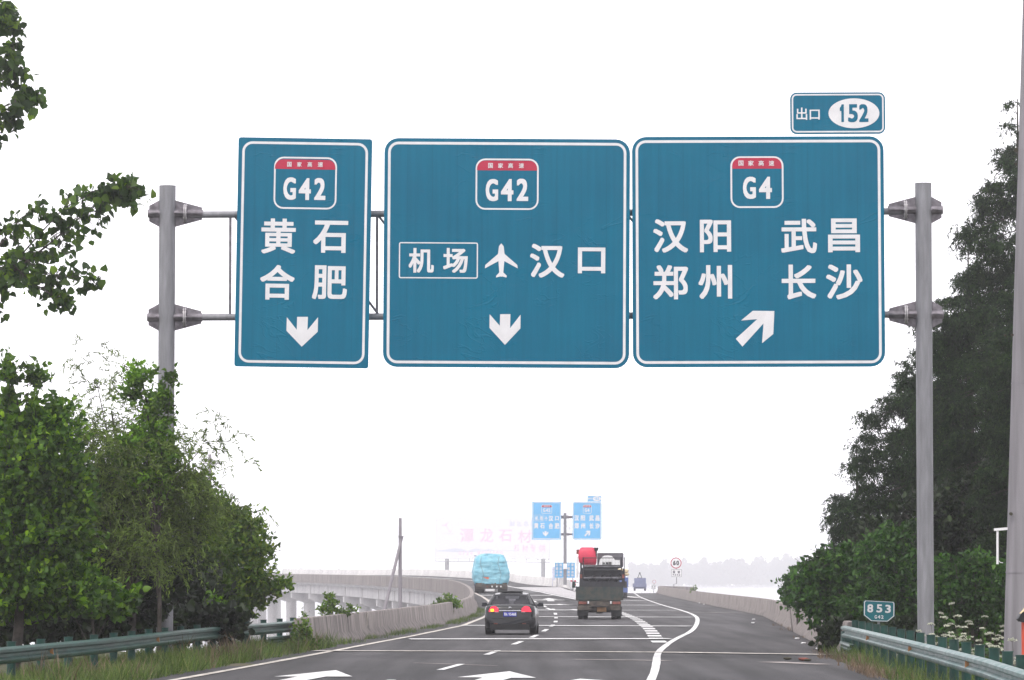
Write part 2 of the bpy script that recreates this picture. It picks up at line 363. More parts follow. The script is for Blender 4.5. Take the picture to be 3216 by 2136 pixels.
class Sign:
    """a flat sign: positions given in its own drawing units, converted to metres about its centre"""
    def __init__(s, name, conv, Y, corners, label, cat='road sign', rot=0, rad=10, mat_panel='teal', group=None, thick=.05):
        s.conv = conv; s.Y = Y
        xs = [conv(*c) for c in corners]
        s.cx = sum(p[0] for p in xs)/4; s.cy = sum(p[1] for p in xs)/4
        s.ppm = F/Y; s.rot = rot
        s.root = thing(name, P(s.cx, s.cy, Y), label, cat, group, rot=(0, rot, 0))
        q = [s.loc(*c) for c in corners]
        w = (q[1][0]-q[0][0]+q[2][0]-q[3][0])/4; h = (q[0][1]-q[3][1]+q[1][1]-q[2][1])/4
        r = s.d(rad); s.w, s.h = w, h
        mb = MB(); mb.prism(rrect(-w, -h, w, h, r), 0, thick); mb.build('panel', M[mat_panel], s.root)
    def d(s, u):
        a = s.conv(0, 0); b = s.conv(u, 0); return (b[0]-a[0])/s.ppm
    def loc(s, u, v):
        x, y = s.conv(u, v); lx = (x-s.cx)/s.ppm; lz = -(y-s.cy)/s.ppm
        c, n = math.cos(s.rot), math.sin(s.rot)
        return (lx*c-lz*n, lx*n+lz*c)
    def ringpart(s, name, x0, y0, x1, y1, t, rad, m='sign_white', y=-.004, parent=None):
        a = s.loc(x0, y1); b = s.loc(x1, y0); t = s.d(t); r = s.d(rad)
        mb = MB(); mb.ring(rrect(a[0], a[1], b[0], b[1], r), rrect(a[0]+t, a[1]+t, b[0]-t, b[1]-t, max(r-t, .002)), y)
        return mb.build(name, M[m], parent or s.root)
    def frame(s, inset, t, rad, **k):     # border parallel to the panel edge
        i = s.d(inset); t = s.d(t); r = s.d(rad); w, h = s.w-i, s.h-i
        mb = MB(); mb.ring(rrect(-w, -h, w, h, r), rrect(-w+t, -h+t, w-t, h-t, max(r-t, .002)), -.004)
        return mb.build('border', M['sign_white'], s.root)
    def poly(s, name, pts, m='sign_white', y=-.004, parent=None):
        mb = MB(); mb.face([s.loc(*p) for p in pts], y); return mb.build(name, M[m], parent or s.root)
    def text(s, items, bold, name='character', m='sign_white', y=-.005, parent=None):
        for ch, x0, y0, x1, y1 in items:
            mb = MB()
            a = s.loc((x0+x1)/2, (y0+y1)/2); hw = s.d(x1-x0)/2; hh = s.d(y1-y0)/2
            put_glyph(mb, ch, a[0]-hw, a[1]-hh, a[0]+hw, a[1]+hh, s.d(bold), y)
            o = mb.build(name, M[m], parent or s.root)
        return o
    def badge(s, x0, y0, x1, y1, band, t, rad, small, big, bold_s, bold_b):
        rb = s.ringpart('route_badge', x0, y0, x1, y1, t, rad)
        a = s.loc(x0+t, y0+t); b = s.loc(x1-t, band); r = s.d(rad-t); n = 6
        pts = [(b[0], b[1]), (b[0], a[1]-r)]
        pts = [(a[0], b[1]), (b[0], b[1])]
        for i in range(n+1):
            q = R(90*i/n); pts.append((b[0]-r+r*math.cos(q), a[1]-r+r*math.sin(q)))
        for i in range(n+1):
            q = R(90+90*i/n); pts.append((a[0]+r+r*math.cos(q), a[1]-r+r*math.sin(q)))
        mb = MB(); mb.face(pts, -.0045); bb = mb.build('red_band', M['sign_red'], rb)
        if small: s.text(small, bold_s, 'band_character', parent=rb, y=-.0065)
        s.text(big, bold_b, 'route_character', parent=rb)
        return rb
PLANE = [(754,735),(768,752),(773,795),(775,800),(850,865),(853,886),(772,842),(766,910),(787,930),(785,941),(757,934),(754,938),(751,934),(722,941),(724,930),(742,910),(737,842),(655,886),(658,865),(733,800),(735,795),(740,752)]

# ------------------------------------------------------------ terrain and road
def grid(name, xs, ys, zf, m, skip=None, **k):
    mb = MB(); n = len(xs)
    vs = [(x(y) if callable(x) else x, y, 0) for y in ys for x in xs]
    vs = [(x, y, zf(x, y)) for x, y, _ in vs]
    fs = [(j*n+i, j*n+i+1, (j+1)*n+i+1, (j+1)*n+i) for j in range(len(ys)-1) for i in range(n-1)]
    mb.add(vs, fs); o = mb.build(name, m, smooth=60); return o
xs = [-880, -600, -400, -250, -160, -110, -80, -60, -48, -40, -34, -30, -27]+[v*.9 for v in range(-28, 32)]+[30, 33, 37, 42, 50, 62, 80, 110, 160, 250, 400, 600, 880]
ys = [-55, -30, -10]+[v*5 for v in range(0, 12)]+[60+v*1.6 for v in range(0, 72)]+[178, 186, 200, 230, 280, 350, 450, 600, 800, 1000, 1300, 1700, 2300, 3000, 3990]
tag(grid('ground', xs, ys, hill, M['ground']), kind='structure')
M['water'] = mat('calm_grey_water', (.20, .20, .22), .12, var=.05, scale=.05, spec=.6)
mb = MB(); mb.add([(-870, 112, -7.6), (870, 112, -7.6), (870, 3980, -7.6), (-870, 3980, -7.6)], [(0, 1, 2, 3)]); tag(mb.build('water', M['water']), kind='structure')  # unseen lake sheet, added to mirror the sky and whiten the valley
# road deck surface between the barriers (fork included)
def XG(Y): return lerp_tab([(400, 4.4), (494, -.34), (560, -10.0), (600, -16.5), (760, -40.5)], Y)  # foot of the barrier right of the main carriageway
def XGr(Y): return lerp_tab([(400, 5.4), (560, 10.5), (760, 17)], Y)
yA = [-50+5*i for i in range(0, 22)]+[60+3*i for i in range(0, 114)]
yA = [y for y in yA if y < 400]+[400]
fr = [i/30 for i in range(31)]
mb = MB(); n = len(fr)
vsx = []
for y in yA:
    a, b = XL(y)-(.6 if y < 122 else -.02), XR(y)-(.45 if y < 112 else -.02)
    vsx += [(a+(b-a)*t, y, zroad(a+(b-a)*t, y)) for t in fr]
mb.add(vsx, [(j*n+i, j*n+i+1, (j+1)*n+i+1, (j+1)*n+i) for j in range(len(yA)-1) for i in range(n-1)])
yB = [400+6*i for i in range(0, 61)]
for fa, fb, zf in ((XL, XG, zmain), (XGr, XR, lambda X, Y: zroad(max(X, 9) if Y > 430 else X, Y))):
    vsx = []
    for y in yB:
        a, b = fa(y), fb(y)
        vsx += [(a+(b-a)*t, y, zf(a+(b-a)*t, y)) for t in fr[::3]]
    k = len(fr[::3])
    mb.add(vsx, [(j*k+i, j*k+i+1, (j+1)*k+i+1, (j+1)*k+i) for j in range(len(yB)-1) for i in range(k-1)])
tag(mb.build('road', M['asphalt'], smooth=60), kind='structure')

# markings: strips laid on the road surface
def resample(pts, step=2.5):
    out = [pts[0]]
    for a, b in zip(pts, pts[1:]):
        d = math.hypot(b[0]-a[0], b[1]-a[1]); k = max(1, int(d/step))
        out += [(a[0]+(b[0]-a[0])*i/k, a[1]+(b[1]-a[1])*i/k) for i in range(1, k+1)]
    return out
def smoothpts(p, it=2):
    for _ in range(it):
        q = [p[0]]
        for a, b in zip(p, p[1:]):
            q += [(a[0]*.75+b[0]*.25, a[1]*.75+b[1]*.25), (a[0]*.25+b[0]*.75, a[1]*.25+b[1]*.75)]
        p = q+[p[-1]]
    return p
def strip(mb, pts, w, dz=.014, step=2.5, wob=0):
    pts = resample(pts, step); vs = []
    for i, p in enumerate(pts):
        a = pts[max(i-1, 0)]; b = pts[min(i+1, len(pts)-1)]
        dx, dy = b[0]-a[0], b[1]-a[1]; d = math.hypot(dx, dy) or 1
        nx, ny = dy/d, -dx/d; ww = w/2*(1+wob*mnoise.noise((p[0], p[1]*.7, 1)))
        for s in (-1, 1):
            X, Y = p[0]+s*nx*ww, p[1]+s*ny*ww
            vs.append((X, Y, zroad(X, Y)+dz))
    mb.add(vs, [(2*i, 2*i+1, 2*i+3, 2*i+2) for i in range(len(pts)-1)])
def flat(mb, poly, dz=.016):
    mb.add([(x, y, zroad(x, y)+dz) for x, y in poly], [tuple(range(len(poly)))])
def SP(pts): return [(v.x, v.y) for v in (S(*p) for p in pts)]
lm = MB()
left = [(-11.5, -40), (-8.9, 40), (-7.6, 66)]+[(-6.6, 86), (-6.05, 95.6), (-5.5, 105.6), (-4.85, 118), (-4.05, 134), (-3.4, 146), (-2.0, 177), (-1.32, 213), (-1.02, 240)]+[(XL(y)+.85, y) for y in range(260, 700, 20)]
strip(lm, left, .2, wob=.25)
tag(lm.build('edge_line', M['oldpaint']), kind='structure')
lm = MB()
wav = [(2045,2136),(2056,2112),(2062,2081),(2063,2062),(2070,2046),(2093,2027),(2115,2012),(2140,1999),(2164,1988),(2181,1974),(2190,1957),(2191,1943),(2184,1935),(2165,1925.6),(2125,1913),(2081,1901.5),(2037,1886.4),(2002,1872),(1965,1858)]
wp = SP(wav); d = wp[0]
strip(lm, smoothpts([(d[0]-1.6, d[1]-60), (d[0]-.5, d[1]-12)]+wp, 1), .18, wob=.15)
tag(lm.build('edge_line', M['paint']), kind='structure')
lm = MB()
gl = SP([(1806, 1883), (1720, 1865), (1650, 1852), (1603, 1843)]); gl += [(XG(y)-2.2, y) for y in (470, 520, 560, 600, 660, 740)]
strip(lm, gl, .24)
strip(lm, SP([(1812, 1883)])+[(7.3, 330), (8.6, 400), (11.2, 540)], .24)
tag(lm.build('edge_line', M['paint']), kind='structure')
# lane dashes
dash = [(-2.6, 82.5), (-1.36, 97.6), (-.52, 115.5), (.17, 132), (.74, 146), (1.23, 161.7), (1.62, 176.3), (1.92, 191.7), (2.1, 208), (2.22, 223), (2.28, 238)]
dash += [tuple(q) for q in SP([(1723.5, 1913), (1710.6, 1905), (1696, 1897), (1680, 1890), (1662, 1883)])]
lm = MB()
for i, p in enumerate(dash):
    a = dash[max(i-1, 0)]; b = dash[min(i+1, len(dash)-1)]
    dx, dy = b[0]-a[0], b[1]-a[1]; d = math.hypot(dx, dy); h = 3.1
    strip(lm, [(p[0]-dx/d*h, p[1]-dy/d*h), (p[0]+dx/d*h, p[1]+dy/d*h)], .17)
for Y in (-10, 5, 20, 35, 50, 66):
    strip(lm, [(-2.6-(82.5-Y)*.078-.2, Y-3), (-2.6-(82.5-Y)*.078+.2, Y+3)], .17)
tag(lm.build('lane_dashes', M['paint']), kind='structure')
lm = MB(); bx = [(134, 4.5), (158.5, 5.07), (171.5, 5.33), (182.6, 5.49), (195, 5.68), (211, 5.84), (228.7, 5.95), (270, 6.1), (300, 6.2)]
Y = 132.5
while Y < 285:
    strip(lm, [(lerp_tab(bx, Y), Y), (lerp_tab(bx, Y+3.6), Y+3.6)], .46); Y += 6.4
tag(lm.build('block_dashes', M['paint']), kind='structure')
lm = MB()
for a, b, w in (((1287,2009.5),(2106,2008.5),1.7), ((1453,1966),(2168,1968.5),1.7), ((1524,1938.5),(2178,1940),1.7), ((1543,1917.5),(1850,1917.7),1.7), ((1952,1917.8),(2128,1918),1.7),
                ((1541,1900.5),(1820,1901),2.4), ((1533,1886),(1795,1886),2.2), ((1510,1871),(1735,1871),2.2), ((1510,1861),(1690,1860.5),2.0),
                ((1952,1901.6),(2072,1902),3), ((1952,1887.6),(2035,1888),3.2), ((1952,1874.2),(1998,1874.5),3.4)):
    p = SP([(a[0]+(b[0]-a[0])*i/24, a[1]+(b[1]-a[1])*i/24) for i in range(25)]); strip(lm, p, w, dz=.03, step=.4)
tag(lm.build('slow_bars', M['paint']), kind='structure')
lm = MB(); strip(lm, SP([(985, 2046), (1500, 2047.5), (2100, 2051), (2612, 2058.5)]), .75, dz=.026, wob=.3, step=.5)
tag(lm.build('bridge_joint', M['oldpaint']), kind='structure')
lm = MB(); strip(lm, SP([(1808, 2072), (2097, 2076)]), .4, dz=.012, wob=.6, step=.3)
strip(lm, SP([(1300, 2083), (1560, 2092)]), .15, dz=.012, wob=.9, step=.3)
strip(lm, SP([(2420, 2080), (2590, 2088)]), .5, dz=.012, wob=1.2, step=.3)
strip(lm, SP([(2100, 1922), (2340, 1925.5)]), .5, dz=.012, wob=.5, step=.3)
tag(lm.build('road_cracks', M['crack']), kind='structure')
lm = MB()
def arrow(tip, lw, rw, sl, sr, tail, branch=None):
    flat(lm, [tip, rw, sr, (tail[0]+.22, tail[1]), (tail[0]-.22, tail[1]), sl, lw])
p = SP([(1055, 2107), (861, 2127), (1107, 2127), (935, 2127), (1025, 2127)])
arrow(p[0], p[1], p[2], p[3], p[4], (-4.6, 81))
p = SP([(1600, 2110.5), (1436, 2129), (1684, 2131), (1515, 2130), (1606, 2131)])
arrow(p[0], p[1], p[2], p[3], p[4], (-.75, 81))
q = SP([(1822, 2134)])[0]
flat(lm, [(q[0], q[1]), (q[0]+.75, q[1]-2.2), (q[0]+.25, q[1]-2.2), (q[0]+.2, q[1]-8), (q[0]-.25, q[1]-8), (q[0]-.1, q[1]-2.2), (q[0]-.35, q[1]-2.2)])
p = SP([(1722, 1879), (1702, 1883.5), (1752, 1883.5), (1716, 1883.5), (1738, 1883.5)])
arrow(p[0], p[1], p[2], p[3], p[4], ((p[3][0]+p[4][0])/2, p[3][1]-9))
tag(lm.build('lane_arrows', M['paint']), kind='structure')
# pale gore pavement at the fork
gm = MB()
gvs = []
yy = [287+4*i for i in range(29)]
for y in yy:
    a = lerp_tab(sorted([(q[1], q[0]+.25) for q in gl]), y); b = lerp_tab([(287, 4.6), (330, 7.0), (400, 8.4)], y)
    gvs += [(a+(b-a)*t/8, y, zroad(a+(b-a)*t/8, y)+.008) for t in range(9)]
gm.add(gvs, [(j*9+i, j*9+i+1, (j+1)*9+i+1, (j+1)*9+i) for j in range(len(yy)-1) for i in range(8)])
tag(gm.build('gore_pavement', M['gore'], smooth=60), kind='structure')

# ------------------------------------------------------------ concrete barriers and the bridge
PROF = [(0, -.02), (0, .08), (.17, .32), (.22, .82), (.25, .85), (.42, .85), (.45, .82), (.47, -.32), (.30, -.32)]
def barrier(path, side, label, m='concrete'):
    mb = MB(); pp = [Vector(p) for p in path]
    mb.sweep(pp, PROF, side); o = mb.build('concrete_barrier', M[m], smooth=40)
    return tag(o, label, 'barrier')
pl = [(XL(y), y, zmain(XL(y), y)+.0) for y in [122, 126]+list(range(130, 762, 5))]
def chunks(pp, n):
    out = []; i = 0
    while i < len(pp)-1:
        out.append(pp[i:i+n+1]); i += n
    return out
barrier(pl, -1, 'streaked concrete barrier curving left along the bend, beginning at the dark teal guardrail')
pr = [(XR(y), y, zroad(XR(y), y)) for y in [112.5, 116]+list(range(120, 548, 5))]+[(18.6, 553, -.2), (19.6, 560, -.25), (21.2, 567, -.3), (23.5, 573, -.4)]
barrier(pr, 1, 'long concrete barrier along the right shoulder, from the kilometre marker to the speed limit sign')
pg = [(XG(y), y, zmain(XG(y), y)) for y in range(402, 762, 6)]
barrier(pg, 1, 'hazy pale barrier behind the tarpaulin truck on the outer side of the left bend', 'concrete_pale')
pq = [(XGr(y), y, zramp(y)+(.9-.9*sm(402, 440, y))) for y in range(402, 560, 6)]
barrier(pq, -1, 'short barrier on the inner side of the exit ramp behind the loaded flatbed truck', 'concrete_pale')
def on_barrier(x, y, fn, off):
    a, b = 100.0, 400.0; g = lambda Y: P(x, y, Y).x-fn(Y)-off; sa = g(a) > 0
    Y = a
    while Y < b and (g(Y) > 0) == sa: Y += .25
    return P(x, y, Y)
bars_ = [o for o in COL.objects if o.name.startswith('concrete_barrier')]
mb = MB(); c = on_barrier(2505, 1937, XR, .16); mb.box(c, (.06, .22, .16)); mb.build('reflector', M['reflector'], bars_[1])
mb = MB(); c = on_barrier(2540, 1954, XR, .14); mb.box(c, (.08, .30, .12)); mb.box(c+Vector((0, -.1, .07)), (.06, .16, .08)); mb.build('bracket', M['rail_green'], bars_[1])
mb = MB(); c = on_barrier(1152, 1936, lambda Y: XL(Y), -.20); mb.box((c.x+.02, c.y, .62), (.03, .16, .42)); mb.build('painted_stripe', M['oldpaint'], bars_[0])
for yy_ in range(128, 300, 6):      # joints between the cast sections
    for fn, sgn, bo in ((XL, -1, bars_[0]), (XR, 1, bars_[1])):
        jm = MB(); x = fn(yy_)+sgn*.16; z = zroad(fn(yy_), yy_)
        jm.add([(x-sgn*.006, yy_-.03, z+.34), (x-sgn*.006, yy_+.03, z+.34), (x+sgn*.052, yy_+.03, z+.82), (x+sgn*.052, yy_-.03, z+.82)], [(0, 1, 2, 3)]); 
        if yy_ % 12 == 8: jm.build('joint', M['black'], bo)
# bridge: slab, girders per span, cap beams and piers
br = thing('bridge', (-10, 400, -8), 'hazy concrete viaduct on piers curving away behind the leaning utility poles', 'bridge')
def inv(o): o.matrix_parent_inverse = br.matrix_basis.inverted(); return o
br.matrix_world
mb = MB()
dk = [y for y in range(125, 401, 6)]+[400]
rows = []
for y in dk: rows.append((XL(y)-.5, XR(y)+.5, y))
for fa, fb, ys_ in ((lambda y: XL(y)-.44, lambda y: XR(y)+.44, dk), (lambda y: XL(y)-.44, lambda y: XG(y)+.44, list(range(400, 762, 6))), (lambda y: XGr(y)-.44, lambda y: XR(y)+.44, list(range(400, 548, 6)))):
    vs_ = []
    for y in ys_:
        a, b = fa(y), fb(y)
        za = zroad(a, y) if fa(y) > 0 else zmain(a, y); zb = zmain(b, y) if (y >= 400 and b < 6) else zroad(max(b, 9.5), y)
        vs_ += [(a, y, za-.33), (b, y, zb-.33), (b-.3, y, zb-.62), (a+.3, y, za-.62)]
    fs_ = []
    for j in range(len(ys_)-1):
        for i in range(4):
            fs_.append((j*4+i, j*4+(i+1) % 4, (j+1)*4+(i+1) % 4, (j+1)*4+i))
    mb.add(vs_, fs_)
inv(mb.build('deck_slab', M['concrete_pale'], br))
bents = [136+26*i for i in range(25)]
for i, y in enumerate(bents):
    x = XL(y); xr = XR(y) if y < 400 else XG(y); z = zmain(x, y)-.62
    dx = (XL(y+1)-XL(y-1))/2; ang = math.atan(dx); 
    w = xr-x
    cxm, zz = (x+xr)/2, z
    tl = sm(440, 600, y)*.06
    cb = MB(); Mx = Matrix.Rotation(-ang, 3, 'Z')
    poly = [(-w/2+.3, 0), (w/2-.3, 0), (w/2-.3, -.7), (w/2-2.2, -1.5), (-w/2+2.2, -1.5), (-w/2+.3, -.7)]
    vv = []
    for yy_ in (-.8, .8):
        for px, pz in poly:
            v = Mx @ Vector((px, yy_, 0)); vv.append((cxm+v.x, y+v.y, zz-1.3+pz+tl*(px+w/2)))
    cb.add(vv, [(5,4,3,2,1,0), tuple(range(6, 12))]+[(j, (j+1) % 6, 6+(j+1) % 6, 6+j) for j in range(6)])
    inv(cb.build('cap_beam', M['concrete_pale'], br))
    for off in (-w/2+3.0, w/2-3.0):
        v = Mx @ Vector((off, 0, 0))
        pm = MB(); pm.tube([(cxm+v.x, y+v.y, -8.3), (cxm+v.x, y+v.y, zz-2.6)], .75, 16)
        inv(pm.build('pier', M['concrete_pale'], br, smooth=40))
    if i+1 < len(bents):
        y2 = bents[i+1]
        gmb = MB()
        for o in (.55, 3.3, 6.0):
            path = []
            for t in range(6):
                yy_ = y+.5+(y2-y-1.0)*t/5; path.append((XL(yy_)+o, yy_, zmain(XL(yy_)+o, yy_)-.60))
            gmb.sweep(path, [(0, 0), (.5, 0), (.5, -1.28), (0, -1.28)], 1)
        inv(gmb.build('girder', M['concrete_pale'], br))
br_children = True

# ------------------------------------------------------------ guardrails
def guardrail(path, side, label, m, posts, refl, over=.1):
    """W-beam on posts; side = direction from the path away from the road"""
    g = thing('guardrail', (path[0][0], path[0][1], 0), label, 'guardrail')
    o0 = Vector((path[0][0], path[0][1], 0))
    pts = [Vector((x, y, 0))-o0 for x, y in resample([(p[0], p[1]) for p in path], 1.5)]
    prof = [(.03, .755), (-.05, .74), (-.085, .715), (-.085, .665), (-.01, .625), (-.01, .575), (-.085, .535), (-.085, .485), (-.05, .455), (.03, .44), (.03, .446), (-.045, .462), (-.075, .49), (-.075, .53), (0, .57), (0, .63), (-.075, .67), (-.075, .71), (-.045, .734), (.03, .749)]
    mb = MB(); mb.sweep(pts, prof, side); mb.build('rail_beam', M[m], g, smooth=50)
    d = 0; nxt = 1.0; k = 0
    for a, b in zip(pts, pts[1:]):
        seg = (b-a).length
        while nxt <= d+seg:
            p = a+(b-a)*((nxt-d)/seg); dr = (b-a).normalized(); nr = Vector((dr.y, -dr.x, 0))*side
            q = p+nr*.17
            pm = MB(); pm.tube([q+Vector((0, 0, -.35)), q+Vector((0, 0, .80+over))], .085, 12)
            pm.tube([q+Vector((0, 0, .80+over)), q+Vector((0, 0, .815+over))], .095, 12)
            po = pm.build('post', M['post'], g, smooth=40)
            bm_ = MB(); bm_.box(p+nr*.06+Vector((0, 0, .6)), (.12, .1, .2), rz=math.atan2(dr.y, dr.x))
            bm_.build('spacer_block', M['post'], po)
            if k % refl == 1:
                rm = MB(); c = p-nr*.03+Vector((0, 0, .6)); rz = math.atan2(dr.y, dr.x)
                rm.box(c, (.03, .1, .12), rz=rz, tap=.75); rm.build('reflector', M['reflector'], g)
            nxt += posts; k += 1
        d += seg
    return g
RG = [(5.3, 8), (6.1, 36), (7.0, 59), (7.43, 68.3), (7.8, 80.3), (8.2, 96), (8.45, 106), (8.6, 113)]
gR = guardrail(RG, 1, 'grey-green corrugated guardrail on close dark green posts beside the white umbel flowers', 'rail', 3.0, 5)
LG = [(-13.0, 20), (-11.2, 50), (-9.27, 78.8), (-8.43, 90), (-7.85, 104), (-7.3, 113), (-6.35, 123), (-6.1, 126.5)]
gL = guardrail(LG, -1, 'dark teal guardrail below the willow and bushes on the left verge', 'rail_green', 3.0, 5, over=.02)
for gg, pth, side in ((gR, [(8.35, 107), (8.55, 112.9)], 1), (gL, [(-6.75, 119.5), (-6.1, 126.5)], -1)):
    o0 = gg.location
    for h in (-.30, -.56):
        mb = MB(); prof = [(.03, .66+h), (-.06, .65+h), (-.08, .60+h), (-.01, .56+h), (-.08, .52+h), (-.06, .47+h), (.03, .46+h), (.04, .46+h), (-.05, .49+h), (-.07, .52+h), (0, .56+h), (-.07, .6+h), (-.05, .64+h), (.04, .66+h)]
        mb.sweep([Vector((x, y, 0))-Vector((o0.x, o0.y, 0)) for x, y in pth], prof, side)
        mb.build('lower_rail', M['rail_green'], gg, smooth=50)
mb = MB(); c = Vector((8.62, 112.6, 0))-gR.location
mb.tube([c+Vector((.1, .1, -.1)), c+Vector((.1, .1, .62))], [.26, .22], 14); mb.build('end_terminal', M['rail_green'], gR, smooth=40)

# ------------------------------------------------------------ main gantry
GY = 104.6
def GP(x, y, dy=0): return P(x, y, GY+dy)
gt = thing('sign_gantry', (0, GY+.5, 0), 'grey steel portal gantry on two round posts carrying the big teal signs over the road', 'gantry')
gt0 = Vector((0, GY+.5, 0))
def gp(x, y, dy=.5): return P(x, y, GY+dy)-gt0
for side, xt, xb, yt in ((-1, 526, 518, 585), (1, 2899.5, 2907, 577)):
    top = gp(xt, yt); bot = gp(xb, 1900); bot = bot+(bot-top).normalized()*4.0
    pm = MB(); pm.tube([bot, top], .2, 28)
    pm.tube([top, top+Vector((0, 0, .012))], .203, 28)
    j = gp(xt+(xb-xt)*.5, 1242); pm.tube([j, j+Vector((0, 0, .02))], .207, 28)
    post = pm.build('post', M['steel'], gt, smooth=40)
    ys_ = (671, 997) if side < 0 else (660, 988)
    for yb in ys_:
        c = gp(xt+(xb-xt)*(yb-yt)/1300, yb); s = side
        # horizontal sleeve with tapered stiffener plates, inner long end and outer short stub
        brk = MB(); brk.tube([c+Vector((-s*.86, 0, 0)), c+Vector((s*.47, 0, 0))], .10, 18)
        bo = brk.build('bracket', M['steel_dark'], gt, smooth=40)
        for (x0, x1, h0, h1) in ((.20, .44, .32, .19), (-.20, -.84, .32, .15)):
            x0, x1 = s*x0, s*x1; pl_ = MB()
            for d_ in (-.012,):
                a = [(c.x+x0, c.z+h0), (c.x+x1, c.z+h1), (c.x+x1, c.z-h1), (c.x+x0, c.z-h0)]
                if x0 > x1: a = a[::-1]
                pl_.prism(a, c.y-.012, c.y+.012)
            # horizontal plate
            b = [(x0, -.26), (x1, -.13), (x1, .13), (x0, .26)]
            vv = [(c.x+p, c.y+q, c.z-.01) for p, q in b]+[(c.x+p, c.y+q, c.z+.01) for p, q in b]
            pl_.add(vv, [(3,2,1,0), (4,5,6,7)]+[(i, (i+1) % 4, 4+(i+1) % 4, 4+i) for i in range(4)])
            pl_.build('stiffener_plate', M['steel_dark'], bo)
        fl = MB()
        for k in (-.02, .02):
            fl.tube([c+Vector((-s*(.44+k)-.01, 0, 0)), c+Vector((-s*(.44+k)+.01, 0, 0))], .235, 24)
        for k in range(10):
            a = 2*math.pi*k/10; q = c+Vector((-s*.44, .2*math.cos(a), .2*math.sin(a)))
            fl.tube([q+Vector((-.05, 0, 0)), q+Vector((.05, 0, 0))], .014, 6)
        fl.build('flange', M['steel_light'], bo, smooth=40)
for ya, yb in ((674.5, 664), (997, 988)):
    mb = MB(); a = gp(600, ya); b = gp(2830, yb); mb.tube([a, b], .082, 18); mb.build('beam', M['steel'], gt, smooth=40)
for x in (724, 1185, 1700, 2240, 2700):
    br_ = MB(); a = gp(x, 674); b = gp(x-2, 996); br_.box((a+b)/2, (.06, .06, (a-b).length)); br_.build('lattice_upright', M['steel_dark'], gt)
for x0, x1 in ((738, 960), (960, 1190), (1190, 1440), (1440, 1700), (1700, 1975), (1975, 2240), (2240, 2470), (2470, 2690)):
    dg_ = MB(); a = gp(x0, 680); b = gp(x1, 990); dg_.tube([a, b], .032, 6); dg_.build('lattice_diagonal', M['steel_dark'], gt)
# the boards
c1 = lambda u, v: (700+u*.5228, 380+v*.5230)
s1 = Sign('direction_sign', c1, GY, [(92, 93), (897, 105), (876, 1487), (68, 1478)], 'narrow teal overhead sign reading 黄石 合肥, left of the three on the gantry', rot=.0157, rad=16)
s1.frame(24, 15, 62)
s1.badge(302, 216, 686, 525, 290, 10, 58, [('国', 385, 243, 411, 272), ('家', 445, 243, 472, 272), ('高', 507, 243, 535, 273), ('速', 569, 243, 600, 273)], [('G', 362, 336, 438, 472), ('4', 455, 341, 528, 473), ('2', 548, 340, 616, 473)], 0.5, 4.6)
s1.text([('黄', 230, 585, 437, 797), ('石', 543, 598, 752, 792)], 4.3)
s1.text([('合', 223, 865, 431, 1075), ('肥', 537, 868, 747, 1073)], 4.3)
s1.poly('arrow', [(447, 1178), (512, 1178), (509, 1258), (573, 1180), (571, 1268), (475, 1358), (383, 1262), (385, 1180), (445, 1256)])
c2 = lambda u, v: (1180+u*.523, 380+v*.523)
s2 = Sign('direction_sign', c2, GY, [(52, 100), (1532, 104), (1521, 1487), (40, 1480)], 'wide teal overhead sign with the airport plane and 汉口, between the other two on the gantry', rot=.006, rad=85)
s2.frame(22, 16, 62)
s2.badge(598, 224, 980, 531, 295, 10, 58, [('国', 675, 250, 703, 280), ('家', 735, 250, 765, 280), ('高', 795, 250, 825, 280), ('速', 860, 250, 890, 280)], [('G', 660, 346, 735, 480), ('4', 752, 346, 827, 480), ('2', 846, 344, 916, 479)], 0.5, 4.6)
s2.ringpart('airport_frame', 137, 730, 614, 945, 7, 12)
s2.text([('机', 196, 763, 348, 912), ('场', 404, 763, 552, 913)], 3.4)
s2.text([('汉', 927, 738, 1134, 942), ('口', 1215, 760, 1380, 916)], 4.3)
s2.poly('plane_symbol', PLANE)
s2.poly('arrow', [(747, 1162), (809, 1162), (807, 1246), (870, 1165), (869, 1248), (776, 1347), (683, 1245), (684, 1162), (745, 1232)])
c3 = lambda u, v: (1950+u*.5996, 260+v*.5996)
s3 = Sign('direction_sign', c3, GY, [(62, 283), (1384, 273), (1380, 1495), (56, 1487)], 'wide teal overhead sign reading 汉阳 武昌 郑州 长沙 with an upper right arrow', rot=-.003, rad=75)
s3.frame(18, 14, 54)
s3.badge(575, 382, 853, 655, 447, 9, 50, [('国', 617, 405, 643, 432), ('家', 668, 405, 697, 432), ('高', 722, 405, 750, 432), ('速', 776, 405, 804, 432)], [('G', 640, 490, 708, 607), ('4', 724, 490, 792, 607)], .45, 4.0)
s3.text([('汉', 168, 714, 351, 890), ('阳', 413, 716, 577, 888), ('武', 840, 712, 1028, 893), ('昌', 1086, 710, 1254, 888)], 3.9)
s3.text([('郑', 167, 956, 351, 1136), ('州', 405, 955, 582, 1134), ('长', 842, 953, 1023, 1136), ('沙', 1075, 952, 1266, 1136)], 3.9)
s3.poly('arrow', [(600, 1343), (713, 1240), (628, 1247), (690, 1196), (803, 1197), (797, 1318), (738, 1366), (746, 1262), (635, 1384)])
s4 = Sign('exit_sign', c3, GY, [(886, 52), (1386, 47), (1385, 268), (886, 270)], 'small teal exit plate reading 出口 152 standing on top of the widest-right sign', rot=-.004, rad=34)
s4.frame(8, 8, 26)
s4.text([('出', 918, 130, 975, 195), ('口', 988, 141, 1041, 194)], 1.0)
a = s4.loc(1221, 160); mb = MB(); mb.face([(a[0]+s4.d(134)*math.cos(2*math.pi*i/40), a[1]+s4.d(79)*math.sin(2*math.pi*i/40)) for i in range(40)], -.004)
el = mb.build('white_oval', M['sign_white'], s4.root)
